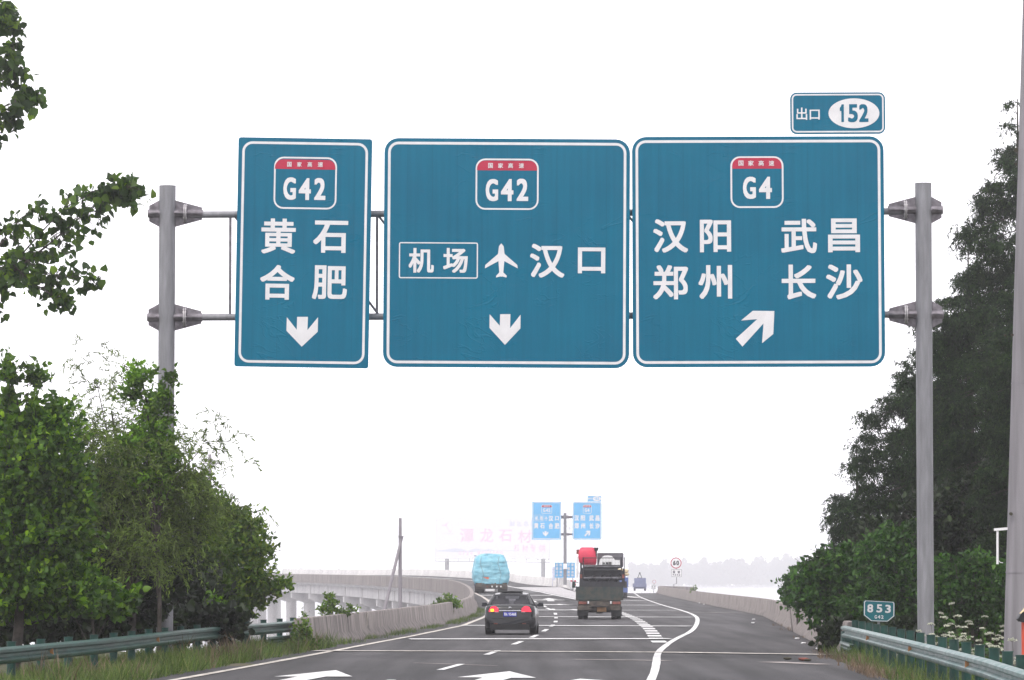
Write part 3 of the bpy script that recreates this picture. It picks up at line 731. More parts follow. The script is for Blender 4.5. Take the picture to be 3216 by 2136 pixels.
s4.text([('1', 1142, 113, 1172, 206), ('5', 1190, 112, 1241, 207), ('2', 1248, 112, 1297, 206)], 3.6, 'exit_digit', 'teal', -.008, parent=el)

# ------------------------------------------------------------ far cantilever gantry with its signs
FY = 400.0
fg0 = S(1774, 1846)
fg = thing('sign_pole', (fg0.x, FY, fg0.z), 'hazy grey T-shaped sign pole at the road fork carrying two sky blue signs', 'sign pole')
cf = lambda u, v: (1640+u*.13553, 1540+v*.13553)
def fp(u, v, dy=.35):
    q = P(*cf(u, v), FY+dy); return q-Vector((fg0.x, FY, fg0.z))
mb = MB(); t = fp(993, 525); mb.tube([(t.x, .35, .0), t], [.155, .14], 16); pole = mb.build('pole', M['steel'], fg, smooth=40)
for v, h in ((620, 75), (1020, 62)):
    mb = MB(); a = fp(905, v); b = fp(1168, v); mb.tube([a, b], .085, 10)
    c = fp(993, v); w = .9
    hh = h/252*1.0
    mb.prism([(c.x-.35, c.z+hh*.5), (c.x+.95, c.z+hh*.35), (c.x+.95, c.z-hh*.35), (c.x-.35, c.z-hh*.5)], .3, .4)
    mb.tube([fp(1060, v)-Vector((.02, 0, 0)), fp(1060, v)+Vector((.02, 0, 0))], .28, 14)
    mb.build('arm', M['steel_dark'], fg, smooth=40)
for v in (620, 1020):
    mb = MB(); mb.tube([fp(300, v, .2), fp(905, v, .2)], .05, 8); mb.tube([fp(1168, v, .2), fp(1780, v, .2)], .05, 8)
    mb.build('rear_beam', M['steel'], fg, smooth=40)
mb = MB(); a = fp(1028, 830); b = fp(1080, 818); c = fp(1095, 850); mb.tube([a, b, c], .025, 8); mb.tube([c, c+Vector((0, 0, -.28))], [.11, .09], 12)
mb.build('dome_camera', M['white'], fg, smooth=40)
mb = MB(); q = P(1775, 1779, FY)-Vector((fg0.x, FY, fg0.z)); mb.box((q.x, .1, q.z), (.36, .22, .5)); mb.build('control_box', M['white'], fg)
mb = MB(); mb.box((fp(993, 900).x, .35, -.35), (1.0, 1.0, .7)); mb.box((fp(993, 900).x, .35, .12), (.5, .5, .24), tap=.65); mb.build('footing', M['concrete_pale'], fg)
f1 = Sign('direction_sign', cf, FY, [(232, 265), (908, 270), (898, 1145), (225, 1138)], 'hazy sky blue sign with G42 above 汉口 黄石 合肥, left of the fork pole', rot=.008, rad=12, mat_panel='far_blue')
f1.frame(14, 13, 40)
f1.badge(445, 336, 693, 542, 395, 9, 40, [('国', 502, 352, 528, 380), ('家', 540, 352, 566, 380), ('高', 578, 352, 604, 380), ('速', 616, 352, 642, 380)], [('G', 483, 420, 537, 505), ('4', 547, 420, 600, 505), ('2', 605, 420, 652, 505)], .8, 3.5)
f1.ringpart('airport_frame', 272, 572, 508, 715, 6, 8)
f1.text([('机', 298, 597, 377, 698), ('场', 402, 597, 483, 698)], 2.0)
f1.text([('汉', 612, 588, 717, 712), ('口', 765, 600, 848, 700)], 4.4)
f1.text([('黄', 275, 755, 377, 885), ('石', 415, 762, 520, 885), ('合', 612, 762, 717, 892), ('肥', 752, 760, 860, 890)], 4.4)
f1.poly('plane_symbol', [(520+(x-655)*.35, 590+(y-735)*.56) for x, y in PLANE])
f1.poly('arrow', [(563-45+(x-447)*.68-0+22-20, 945+(y-1178)*.68) for x, y in [(447, 1178), (512, 1178), (509, 1258), (573, 1180), (571, 1268), (475, 1358), (383, 1262), (385, 1180), (445, 1256)]])
f2 = Sign('direction_sign', cf, FY, [(1168, 265), (1840, 272), (1840, 1148), (1165, 1140)], 'hazy sky blue sign with G4 above 汉阳 武昌 郑州 长沙, right of the fork pole', rot=.006, rad=50, mat_panel='far_blue')
f2.frame(12, 14, 40)
f2.badge(1408, 336, 1608, 542, 395, 9, 40, [('国', 1440, 352, 1464, 380), ('家', 1476, 352, 1500, 380), ('高', 1512, 352, 1536, 380), ('速', 1548, 352, 1574, 380)], [('G', 1449, 420, 1500, 505), ('4', 1507, 420, 1560, 505)], .8, 3.5)
f2.text([('汉', 1210, 578, 1315, 705), ('阳', 1357, 580, 1458, 705), ('武', 1552, 580, 1658, 708), ('昌', 1697, 582, 1793, 712)], 4.4)
f2.text([('郑', 1210, 757, 1315, 888), ('州', 1357, 760, 1460, 888), ('长', 1556, 760, 1658, 890), ('沙', 1692, 760, 1795, 890)], 4.4)
f2.poly('arrow', [(1437+(x-600)*.70, 935+(y-1196)*.73) for x, y in [(600, 1343), (713, 1240), (628, 1247), (690, 1196), (803, 1197), (797, 1318), (738, 1366), (746, 1262), (635, 1384)]])
f3 = Sign('exit_sign', cf, FY, [(1510, 124), (1838, 126), (1838, 266), (1510, 264)], 'small hazy blue exit plate numbered 152 on the far sign', rot=.004, rad=14, mat_panel='far_blue')
f3.frame(5, 7, 12)
f3.text([('出', 1527, 170, 1565, 212), ('口', 1578, 172, 1616, 210)], 3)
a = f3.loc(1730, 195); mb = MB(); mb.face([(a[0]+f3.d(97)*math.cos(2*math.pi*i/32), a[1]+f3.d(57)*math.sin(2*math.pi*i/32)) for i in range(32)], -.004)
el = mb.build('white_oval', M['sign_white'], f3.root)
f3.text([('1', 1680, 165, 1700, 222), ('5', 1710, 165, 1740, 222), ('2', 1748, 165, 1782, 222)], 2.5, 'exit_digit', 'far_blue', -.008, parent=el)
# warning boards behind the pole
cw = lambda u, v: (1660+u*.1659, 1700+v*.1659)
w1 = Sign('warning_board', cw, 404, [(497, 403), (877, 406), (877, 690), (497, 690)], 'blue board of four upright text columns standing behind the fork pole', 'warning sign', rad=6, mat_panel='far_blue')
rows = [(418, 478), (488, 548), (556, 612), (622, 668)]
for x0, colt in ((512, ['记', '满', '12', '分']), (585, ['违', '法', '倒', '车']), (735, ['下', '错', '道', '路']), (808, ['停', '车', '危', '险'])):
    it = []
    for (y0, y1), ch in zip(rows, colt):
        if ch == '12': it += [('1', x0+2, y0+4, x0+14, y1-4), ('2', x0+20, y0+4, x0+44, y1-4)]
        else: it.append((ch, x0, y0+3, x0+48, y1-3))
    w1.text(it, 2.6)
mb = MB()
for u in (540, 840):
    a = w1.loc(u, 690); z = zmain(4, 404)-(w1.root.location.z)
    mb.tube([(a[0], .12, -1.9), (a[0], .12, a[1]+.9)], .04, 8)
mb.build('stand', M['steel_dark'], w1.root, smooth=40)
nb = P(*cw(478, 610), 406); mb = MB(); mb.box((0, 0, 0), (.3, .06, 1.25)); mb.tube([(-.12, .05, -1.3), (-.12, .05, -.5)], .03, 8)
tag(mb.build('marker_board', M['bb_blue'], loc=nb), 'narrow purple-blue marker board at the left edge of the four column board', 'road sign')
# chequered end block at the fork
q0 = S(1785, 1845); mb = MB(); w_, h_ = 1.45, .66
for i in range(8):
    for j in range(4):
        x0 = -w_/2+w_*i/8; z0 = .04+h_*j/4
        mb.add([(x0, -.004, z0), (x0+w_/8, -.004, z0), (x0+w_/8, -.004, z0+h_/4), (x0, -.004, z0+h_/4)], [(0, 1, 2, 3)], 1+(i+j) % 2)
mb.box((0, .45, .36), (w_, .9, .72))
tag(mb.build('crash_block', [M['concrete_pale'], M['sign_red'], M['white']], loc=(q0.x, q0.y-1.2, q0.z)), 'red and white chequered end block at the foot of the fork pole', 'crash block')

# ------------------------------------------------------------ speed limit signs on the ramp
cs = lambda u, v: (1960+u*.16095, 1720+v*.16095)
def limit_sign(name_label, Y, uc, vc, r, plate, px, base, faint=False):
    c = P(*cs(uc, vc), Y); ppm = F/Y; k = .16095/ppm
    t = thing('speed_limit_sign', c, name_label, 'road sign')
    rr = r*k
    mb = MB(); mb.prism([(rr*math.cos(2*math.pi*i/40), rr*math.sin(2*math.pi*i/40)) for i in range(40)], 0, .03); d_ = mb.build('disc', M['white'], t)
    mb = MB(); mb.ring([(rr*math.cos(2*math.pi*i/40), rr*math.sin(2*math.pi*i/40)) for i in range(40)], [(rr*.84*math.cos(2*math.pi*i/40), rr*.84*math.sin(2*math.pi*i/40)) for i in range(40)], -.004)
    mb.build('red_rim', M['sign_red'], d_)
    mb = MB()
    put_glyph(mb, '6', -rr*.54, -rr*.42, -rr*.05, rr*.42, rr*.045, -.006); put_glyph(mb, '0', rr*.06, -rr*.42, rr*.56, rr*.42, rr*.045, -.006)
    mb.build('numerals', M['bb_blue'] if faint else M['black'], d_)  # far numerals drawn pale instead of black, imitating haze
    (u0, v0, u1, v1) = plate
    x0, z1 = (u0-uc)*k, -(v0-vc)*k; x1, z0 = (u1-uc)*k, -(v1-vc)*k
    mb = MB(); mb.prism(rrect(x0, z0, x1, z1, .06), 0, .03); pl2 = mb.build('plate', M['white'], t, rot=(0, .03, 0))
    mb = MB(); e = .03; mb.ring(rrect(x0+e, z0+e, x1-e, z1-e, .06), rrect(x0+2*e, z0+2*e, x1-2*e, z1-2*e, .04), -.004); mb.build('plate_border', M['machine_grey'], pl2)
    w = x1-x0; h = z1-z0
    mb = MB()
    put_glyph(mb, '匝', x0+w*.17, z0+h*.47, x0+w*.39, z1-h*.2, w*.012, -.006); put_glyph(mb, '道', x0+w*.6, z0+h*.47, x0+w*.82, z1-h*.2, w*.012, -.006)
    for i, ch in enumerate('Ramp'):
        xx = x0+w*(.17+.185*i); put_glyph(mb, ch, xx, z0+h*(.12 if ch == 'p' else .2), xx+w*.12, z0+h*(.40 if ch == 'R' else .36), w*.010, -.006)
    mb.build('lettering', M['machine_grey'], pl2)
    mb = MB(); px = [( (u-uc)*k, -(v-vc)*k) for u, v in px]
    mb.tube([(0, .06, rr*.6)]+[(x, .06, z) for x, z in px[:1]]+[(px[0][0], .06, px[0][1])]+[(x, .06, z) for x, z in px[1:]], .035, 8)
    mb.build('post', M['steel_dark'], t, smooth=40)
    return t
limit_sign('red-rimmed 60 speed limit sign above a ramp plate on a cranked post', 452, 1013, 300, 108, (920, 418, 1135, 575), [(1025, 575), (1025, 700), (970, 715), (970, 850)], None)
limit_sign('faint small speed limit sign almost lost in the haze past the barrier end', 640, 588, 666, 34, (535, 735, 620, 815), [(578, 815), (578, 900)], None, True)

# ------------------------------------------------------------ kilometre marker
ck = lambda u, v: (2600+u*.2609, 1860+v*.2609)
KY = 114.5
km = Sign('kilometre_marker', ck, KY, [(430, 98), (805, 115), (805, 360), (430, 345)], 'green kilometre marker 853 of the G42 behind the end of the right guardrail', 'road sign', rot=.03, rad=6)
bpy.data.objects.remove(km.root.children[0])
outl = [(448, 98), (790, 115), (806, 132), (803, 290), (722, 356), (520, 350), (430, 278), (432, 112)]
pts = [km.loc(*p) for p in outl]; cxy = (sum(p[0] for p in pts)/8, sum(p[1] for p in pts)/8)
mb = MB(); mb.prism(pts[::-1], 0, .03); mb.build('panel', M['green_teal'], km.root)
sc_ = lambda f_: [(cxy[0]+(p[0]-cxy[0])*f_, cxy[1]+(p[1]-cxy[1])*f_) for p in pts]
mb = MB(); mb.ring(sc_(.97), sc_(.92), -.004); mb.build('border', M['sign_white'], km.root)
km.text([('8', 475, 145, 545, 243), ('5', 585, 147, 655, 244), ('3', 690, 152, 757, 250)], 3.6)
km.text([('G', 562, 276, 590, 318), ('4', 598, 276, 632, 318), ('2', 640, 278, 670, 320)], 1.4)
mb = MB(); mb.tube([(0, .06, .2), (0, .06, -1.75)], .035, 10); mb.build('post', M['steel'], km.root, smooth=40)

# ------------------------------------------------------------ billboard in the haze
BY = 700
cb_ = lambda u, v: (1350+u*.17366, 1600+v*.1736)
bb = Sign('billboard', cb_, BY, [(105, 155), (2180, 162), (2178, 898), (100, 885)], 'huge pale advertising billboard fading into the haze behind the tarpaulin truck', 'billboard', rot=.006, rad=3, mat_panel='billboard', thick=.6)
bb.ringpart('frame', 100, 152, 2182, 895, 6, 3, 'alu')
bb.text([('潭', 545, 345, 795, 605), ('龙', 905, 345, 1150, 592), ('石', 1245, 365, 1485, 582), ('材', 1590, 370, 1845, 605)], 5, m='bb_red')
bb.text([('湖', 1437, 212, 1528, 300), ('北', 1565, 212, 1655, 305), ('名', 1695, 212, 1780, 308), ('牌', 1815, 212, 1905, 306)], 3, m='bb_blue')
bb.text([('石', 1515, 650, 1610, 750), ('材', 1670, 645, 1775, 765), ('专', 1815, 635, 1915, 770), ('供', 1965, 640, 2095, 768)], 3, m='bb_red')
it = []
for i, ch in enumerate('0724-8881000'):
    if ch == '-': continue
    it.append((ch, 525+i*68, 755, 525+i*68+44, 825))
bb.text(it, 1.5, m='bb_red')
it = []
for i, ch in enumerate('TANGSTONE'): it.append((ch, 210+i*24, 425, 210+i*24+17, 445))
bb.text(it, .6, m='bb_blue')
bb.poly('emblem', [(210, 285), (270, 280), (300, 255), (355, 215), (318, 262), (305, 290), (325, 335), (365, 400), (400, 365), (420, 305), (405, 370), (372, 412), (355, 408), (318, 345), (295, 305), (255, 297), (210, 296)], 'bb_red')
bb.poly('printed_hills', [(115, 745), (250, 735), (380, 712), (470, 703), (560, 712), (680, 755), (780, 718), (850, 705), (960, 728), (1080, 718), (1180, 742), (1520, 740), (1700, 760), (1500, 752), (1150, 752), (900, 760), (700, 775), (420, 772), (115, 757)], 'bb_hill')
mb = MB(); a = bb.loc(100, 935); b = bb.loc(2175, 955)
mb.tube([(a[0], -.3, a[1]), (b[0], -.3, b[1])], .08, 6)
for u in (105, 310, 515, 720, 925, 1130, 1335, 1540, 1745, 1950, 2150):
    p = bb.loc(u, 890); q = bb.loc(u, 940); mb.tube([(p[0], -.3, p[1]), (q[0], -.3, q[1])], .06, 6)
mb.build('catwalk', M['alu'], bb.root)
for u in (310, 1230, 2050):
    p = bb.loc(u, 890); mb = MB(); mb.tube([(p[0], .3, p[1]), (p[0], .3, -20)], .35, 10); mb.build('support', M['alu'], bb.root, smooth=40)

# ------------------------------------------------------------ utility poles
t = thing('utility_pole', (P(1258, 1900, 285).x, 285, -8), 'plain grey utility pole with a slanting brace, in front of the hazy viaduct', 'utility pole')
o0 = t.location
a = P(1257, 1627, 285)-o0; mb = MB(); mb.tube([(a.x, 0, 0), a], [.17, .10], 12); mb.build('pole', M['pole_wood'], t, smooth=40)
a = P(1262, 1688, 285)-o0; b = P(1206, 1922, 284)-o0; b2 = b+(b-a)*1.2; b2.z = max(b2.z, 0)
mb = MB(); mb.tube([b+(b-a)*((b.z-0)/(a.z-b.z)), a], [.15, .09], 12); mb.build('brace', M['pole_wood'], t, smooth=40)
mb = MB(); c = P(1259, 1686, 285)-o0; mb.tube([c-Vector((0, 0, .05)), c+Vector((0, 0, .05))], .17, 12); mb.build('clamp', M['steel_dark'], t)
t = thing('utility_pole', (P(659, 1700, 330).x, 330, -8), 'distant utility pole with a crossarm rising behind the tip of the willow', 'utility pole'); o0 = t.location
a = P(659, 1427, 330)-o0; mb = MB(); mb.tube([(a.x, 0, 0), a], [.19, .12], 12); mb.build('pole', M['pole_wood'], t, smooth=40)
mb = MB(); l_ = P(622, 1456, 330)-o0; r_ = P(697, 1457, 330)-o0; mb.tube([l_, r_], .045, 6); c = P(659, 1474, 330)-o0
mb.tube([l_*.8+r_*.2, c], .03, 6); mb.tube([r_*.8+l_*.2, c], .03, 6); mb.build('crossarm', M['steel_dark'], t)
mb = MB()
for f_ in (.04, .3, .96):
    p = l_*(1-f_)+r_*f_; mb.tube([p, p+Vector((0, 0, .22))], [.05, .03], 8)
mb.build('insulators', M['white'], t)

# ------------------------------------------------------------ big pole on the right verge
BPY = 76.0
bp0 = P(3196, 1900, BPY)
t = thing('lamp_post', (bp0.x, BPY, -.1), 'tall thick grey post leaning slightly at the right edge behind the guardrail', 'post')
top = P(3262, -420, BPY)-Vector((bp0.x, BPY, -.1))
mb = MB(); mb.tube([(0, 0, -.3), (top.x*.45, 0, top.z*.45), top], [.29, .25, .205], 24)
for k in range(3):
    z = 2.2+3.3*k; mb.tube([(top.x*z/top.z, 0, z), (top.x*z/top.z, 0, z+.02)], .29-.085*z/top.z+.0035, 24)
mb.build('shaft', M['pole_big'], t, smooth=40)
o0 = Vector((bp0.x, BPY, -.1))
mb = MB(); a = P(3122, 1664, BPY)-o0; b = P(3165, 1660, BPY)-o0; mb.box((a+b)/2, ((b-a).length, .07, .045), M=Matrix.Rotation(-.08, 3, 'Y'))
a = P(3133, 1668, BPY)-o0; b = P(3133, 1772, BPY)-o0; mb.tube([a, b], .022, 10)
a = P(3133, 1758, BPY)-o0; b = P(3150, 1768, BPY)-o0; mb.tube([a, (a+b)/2-Vector((0, 0, .02)), b], .008, 6)
mb.build('bracket_tube', M['white'], t, smooth=40)
for x, y, r_ in ((3186, 476, .04), (3174, 1055, .025), (3152, 1056, .02), (3170, 1615, .03), (3186, 520, .02)):
    mb = MB(); c = P(x, y, BPY)-o0; mb.tube([c+Vector((0, -.27, 0)), c+Vector((0, -.20, .005))], r_, 8); mb.build('rusty_bolt', M['twig'], t)
# red and black object cut by the right edge
RY = 68.0; c = P(3222, 1985, RY); t = thing('hydrant_post', (c.x, RY, -.1), 'orange-red post with a slanted black cap cut by the right edge', 'post')
o0 = Vector((c.x, RY, -.1)); zt = P(3222, 1950, RY).z+.1
mb = MB(); mb.tube([(0, 0, -.2), (0, 0, zt)], .07, 16); mb.build('red_body', mat('orange_red_paint', (.55, .07, .035), .5), t, smooth=40)
mb = MB(); p = [P(x, y, RY)-o0 for x, y in ((3194, 1944), (3207, 1924), (3222, 1915), (3240, 1940), (3240, 1965), (3215, 1955), (3200, 1952))]
mb.prism([(q.x, q.z) for q in p][::-1], -.12, .12); mb.build('cap', M['black'], t)
mb = MB(); p = [P(x, y, RY)-o0 for x, y in ((3204, 1927), (3222, 1906), (3230, 1906), (3228, 1917), (3222, 1914.6))]
mb.prism([(q.x, q.z) for q in p][::-1], -.115, .115); mb.build('cream_lid', M['cargo'], t)

# ------------------------------------------------------------ black saloon car
def wheel(parent, x, y, r, w, dual=False):
    mb = MB(); mb.tube([(x-w/2, y, r), (x-w/2+.02, y, r), (x+w/2-.02, y, r), (x+w/2, y, r)], [r*.9, r, r, r*.9], 22)
    o = mb.build('wheel', M['tyre'], parent, smooth=40)
    rm = MB(); s = 1 if x > 0 else -1; rm.tube([(x+s*(w/2-.01), y, r), (x+s*(w/2+.012), y, r)], [r*.6, r*.55], 14); rm.build('rim', M['machine_steel'], o, smooth=40)
    return o
p0 = S(1601.5, 1994)
car = thing('saloon_car', (p0.x, p0.y, 0), 'black saloon car with red tail lamps driving in the left lane', 'car', rot=(0, 0, -.034))
def loft(secs, cap=True):
    mb = MB(); n = len(secs[0]); vs_ = [v for s in secs for v in s]
    fs_ = [(j*n+i, (j+1)*n+i, (j+1)*n+(i+1) % n, j*n+(i+1) % n) for j in range(len(secs)-1) for i in range(n)]
    if cap: fs_ += [tuple(range(n)), tuple((len(secs)-1)*n+i for i in range(n-1, -1, -1))]
    return mb.add(vs_, fs_)
def carsec(y, w, zb, zs, rear=0):
    half = [(w*.55, zb), (w*.93, zb+.03), (w*.985, zb+.14), (w, .58), (w*.985, zs-.16), (w*.95, zs-.05), (w*.86, zs), (w*.45, zs+.025)]
    pts = half+[(-x, z) for x, z in half[::-1]]
    return [(x, y+rear*(max(0, z-.60)*.30+max(0, .38-z)*.35), z) for x, z in pts]
secs = [carsec(0, .70, .30, .90, 1), carsec(.03, .80, .25, .955, 1), carsec(.13, .865, .22, 1.0, .8), carsec(.35, .885, .2, 1.03, .4), carsec(.7, .893, .19, 1.02), carsec(1.5, .9, .19, .98), carsec(3.0, .9, .19, .95), carsec(3.5, .895, .19, .93), carsec(4.1, .86, .2, .85), carsec(4.5, .78, .24, .74), carsec(4.66, .62, .32, .64)]
body = loft(secs).build('body', M['carpaint'], car, smooth=35)
# roof, pillars
rf = [[(x, y, z) for x, z in ((-.585+o, zz-.05), (-.56+o, zz-.012), (-.3, zz+.02), (0, zz+.03), (.3, zz+.02), (.56-o, zz-.012), (.585-o, zz-.05), (.5, zz-.06), (-.5, zz-.06))] for y, zz, o in ((1.12, 1.385, .02), (1.5, 1.425, 0), (2.0, 1.44, 0), (2.5, 1.41, .02))]
loft(rf).build('roof', M['carpaint'], car, smooth=40)
mb = MB()
for s in (-1, 1):
    for a, b, t_ in (((.755*s, .40, 1.0), (.575*s, 1.15, 1.36), .05), ((.80*s, 3.25, .93), (.575*s, 2.5, 1.37), .04), ((.83*s, 1.95, .95), (.58*s, 1.95, 1.37), .04)):
        mb.tube([a, b], [t_*1.25, t_], 8)
mb.build('pillars', M['carpaint'], car, smooth=60)
def pane(name, pts, bulge=(0, 0, 0)):
    mb = MB(); mb.add(pts, [tuple(range(len(pts)))]); return mb.build(name, M['glass'], car)
def cpane(name, bl, br2, tr, tl, bulge, n=8):
    mb = MB(); vs_ = []
    for j in range(n+1):
        for i in range(n+1):
            u, v = i/n, j/n
            p = (Vector(bl)*(1-u)+Vector(br2)*u)*(1-v)+(Vector(tl)*(1-u)+Vector(tr)*u)*v
            p += Vector(bulge)*(1-(2*u-1)**2); vs_.append(p)
    mb.add(vs_, [(j*(n+1)+i, j*(n+1)+i+1, (j+1)*(n+1)+i+1, (j+1)*(n+1)+i) for j in range(n) for i in range(n)])
    return mb.build(name, M['glass'], car, smooth=60)
cpane('rear_window', (-.74, .42, 1.0), (.74, .42, 1.0), (.55, 1.13, 1.385), (-.55, 1.13, 1.385), (0, -.05, .02))
cpane('windscreen', (-.78, 3.25, .94), (.78, 3.25, .94), (.55, 2.5, 1.38), (-.55, 2.5, 1.38), (0, .05, .02))
for s in (-1, 1):
    pane('side_window', [(.815*s, .6, .985), (.84*s, 3.1, .945), (.59*s, 2.45, 1.365), (.59*s, 1.2, 1.365)])
mb = MB()
for x in (-.37, .37):
    mb.box((x, 2.35, .92), (.5, .14, .62)); mb.box((x, 2.33, 1.25), (.27, .1, .17))
    mb.box((x, 1.05, .90), (.55, .16, .5)); mb.box((x, 1.03, 1.15), (.24, .09, .12))
mb.build('seats', M['seat'], car)
mb = MB(); mb.tube([(-.40, 1.55, 1.475), (0, 1.53, 1.49), (.40, 1.55, 1.475)], .022, 8); mb.box((0, 1.62, 1.462), (.78, .12, .03)); mb.build('sunroof', M['black'], car, smooth=40)
k_ = .00202
def cxz(u, v): return ((u-800)*k_, (1490-v)*k_)
def ypos(z, x=0): return .03+max(0, z-.6)*.30+.07*max(0, abs(x)-.45)**1.2
for s in (-1, 1):
    mb = MB(); lamp = [(435, 1085), (470, 1015), (515, 1000), (560, 1005), (600, 1040), (605, 1095), (440, 1100)]
    pts = [cxz(*p) for p in lamp]; pts = [(x*(-s if s > 0 else 1)*1, z) for x, z in pts]
    if s > 0: pts = [(abs(x), z) for x, z in pts]
    fr_ = [(x, ypos(z, x)-.065, z) for x, z in pts]; bk = [(x, ypos(z, x)+.12, z) for x, z in pts]; n_ = len(pts)
    mb.add(fr_+bk, [tuple(range(n_)), tuple(range(2*n_-1, n_-1, -1))]+[(i, (i+1) % n_, n_+(i+1) % n_, n_+i) for i in range(n_)])
    tl_ = mb.build('tail_lamp', M['lamp_red'], car)
    if s < 0:
        mb = MB(); a = cxz(471, 1092); b = cxz(525, 1050); mb.box(((a[0]+b[0])/2, ypos(.85, -.62)-.078, (a[1]+b[1])/2), (b[0]-a[0], .02, b[1]-a[1])); mb.build('turn_signal', M['lamp_amber'], tl_)
    mb = MB(); a = cxz(540, 1110); b = cxz(608, 1100); xx = (a[0]+b[0])/2; xx = xx if s < 0 else -xx
    mb.box((xx, ypos(.78, .45)-.022, .785), (.13, .02, .02)); mb.build('reversing_lamp', M['white'], car)
    mb = MB(); mb.box((s*.49, .0, .385), (.13, .03, .035)); mb.build('reflector', M['rust'], car)
    mb = MB(); mb.tube([(s*.80, 2.95, 1.0), (s*.92, 2.9, 1.01)], .03, 8); mb.box((s*.985, 2.9, 1.025), (.21, .12, .13), tap=.8); mb.build('mirror', M['carpaint'], car)
    wheel(car, s*.765, .93, .315, .23); wheel(car, s*.765, 3.65, .315, .23)
mb = MB(); mb.box((0, ypos(.83)-.028, .835), (.77, .02, .028)); mb.build('chrome_strip', M['chrome'], car)
mb = MB(); mb.tube([(0, ypos(.92)-.03, .92), (0, ypos(.92)-.008, .92)], .052, 20); em = mb.build('emblem', M['chrome'], car, smooth=40)
mb = MB(); mb.tube([(-.02, ypos(.92)-.034, .895), (.02, ypos(.92)-.034, .945)], .012, 6); mb.build('emblem_bar', M['machine_dark'], em)
mb = MB(); mb.box((0, ypos(.71)-.03, .71), (.45, .02, .15)); npl = mb.build('number_plate', M['plate_blue'], car)
mb = MB(); xx = -.2
for ch, w in (('鄂', .055), ('A', .05), (None, .02), ('V', .05), ('5', .045), ('4', .048), ('6', .045), ('B', .045)):
    if ch: put_glyph(mb, ch, xx, .66, xx+w, .76, .004, ypos(.71)-.042)
    xx += w+.008
mb.build('plate_lettering', M['white'], npl)
mb = MB(); mb.box((0, .09, .27), (1.35, .16, .20)); mb.box((0, .03, .56), (1.5, .01, .012)); mb.build('lower_bumper', M['black'], car)

# ------------------------------------------------------------ loaded flatbed truck and the harvester on it
p0 = S(1883, 1946); TX, TY = p0.x, p0.y
def tz(py): return (1485-py)*.00251
def tx(px): return (px-1340)*.00251
trk = thing('flatbed_truck', (TX, TY, zroad(TX, TY)), 'dusty grey-green flatbed truck carrying a red-tanked harvester in the middle lane', 'truck', rot=(0, 0, -.02))
mb = MB(); mb.box((0, .03, 1.205), (2.19, .06, .63))
for i in range(5): mb.box((-.92+.46*i, -.012, 1.205), (.05, .03, .60))
for z in (.93, 1.07, 1.2, 1.34, 1.48): mb.box((0, -.008, z), (2.1, .02, .025))
tg = mb.build('tailgate', M['truck'], trk)
mb = MB()
for s in (-1, 1): mb.box((s*1.07, 2.2, 1.22), (.05, 4.26, .6))
mb.box((0, 2.2, .93), (2.1, 4.3, .1)); mb.build('bed', M['truck'], trk)
mb = MB(); mb.box((0, 5.2, 1.35), (2.0, 1.5, 1.6), tap=.93); cabm = mb.build('cab', M['truck'], trk)
mb = MB(); mb.box((0, 4.44, 1.75), (1.3, .02, .5)); mb.build('rear_window', M['glass'], cabm)
for s in (-1, 1):
    mb = MB(); mb.tube([(s*1.0, 5.6, 1.7), (s*1.17, 5.6, 1.72)], .02, 6); mb.box((s*1.22, 5.6, 1.6), (.17, .1, .3), tap=.85); mb.build('mirror', M['truck'], trk)
mb = MB(); mb.box((0, 2.2, .72), (.9, 5.6, .2)); mb.box((0, .2, .55), (1.5, .25, .12)); mb.box((0, 1.2, .42), (.3, .3, .3)); mb.tube([(-.6, 1.25, .4), (.6, 1.25, .4)], .09, 10); mb.build('chassis', M['truck_frame'], trk)
mb = MB(); mb.box((-.02, .02, .55), (1.98, .1, .22)); mb.box((0, .05, .76), (2.0, .06, .16)); mb.build('bumper', M['truck_frame'], trk)
for s in (-1, 1):
    mb = MB(); mb.box((s*.78, -.01, .77), (.36, .05, .12)); tl_ = mb.build('tail_lamp', M['rust'], trk)
    mb = MB(); mb.box((s*.52, -.02, .79), (.07, .03, .12)); mb.build('reversing_lamp', M['white'], tl_)
    mb = MB(); mb.box((s*.78, .55, .38), (.5, .02, .42)); mb.build('mudflap', M['black'], trk)
    wheel(trk, s*.89, 1.15, .42, .21); wheel(trk, s*.65, 1.15, .42, .21); wheel(trk, s*.83, 4.9, .42, .22)
mb = MB(); mb.box((.1, -.04, .465), (.43, .02, .2)); mb.build('number_plate', M['tan_plate'], trk)
hv = thing('combine_harvester', (TX, TY+.0, zroad(TX, TY)+.98), 'red-tanked combine harvester riding on the flatbed truck with its auger header at the back', 'harvester', rot=(0, 0, -.02))
def hz(py): return tz(py)-.98
for s in (-1, 1):
    mb = MB(); pa = [(s*.6, .9, .32), (s*.6, 1.1, .02), (s*.6, 2.9, .02), (s*.6, 3.1, .32), (s*.6, 2.9, .55), (s*.6, 1.1, .55)]
    n_ = len(pa); vv = [(x-.17, y, z) for x, y, z in pa]+[(x+.17, y, z) for x, y, z in pa]
    mb.add(vv, [tuple(range(n_)), tuple(range(2*n_-1, n_-1, -1))]+[(i, n_+i, n_+(i+1) % n_, (i+1) % n_) for i in range(n_)]); mb.build('track', M['tyre'], hv)
mb = MB(); mb.box((0, 2.1, .95), (1.7, 2.2, .9)); mb.build('chassis_body', M['machine_dark'], hv)
mb = MB(); zc = hz(730); mb.box((tx(1395), .55, hz(640)), (1.75, .05, .35)); mb.box((tx(1390), .35, hz(835)), (2.12, .7, .20)); mb.box((tx(1390), .02, hz(862)), (2.0, .06, .1)); mb.build('header_trough', M['machine_dark'], hv)
mb = MB(); mb.tube([(tx(1045), .22, zc), (tx(1750), .22, zc)], .085, 14)
N = 90; vv = []
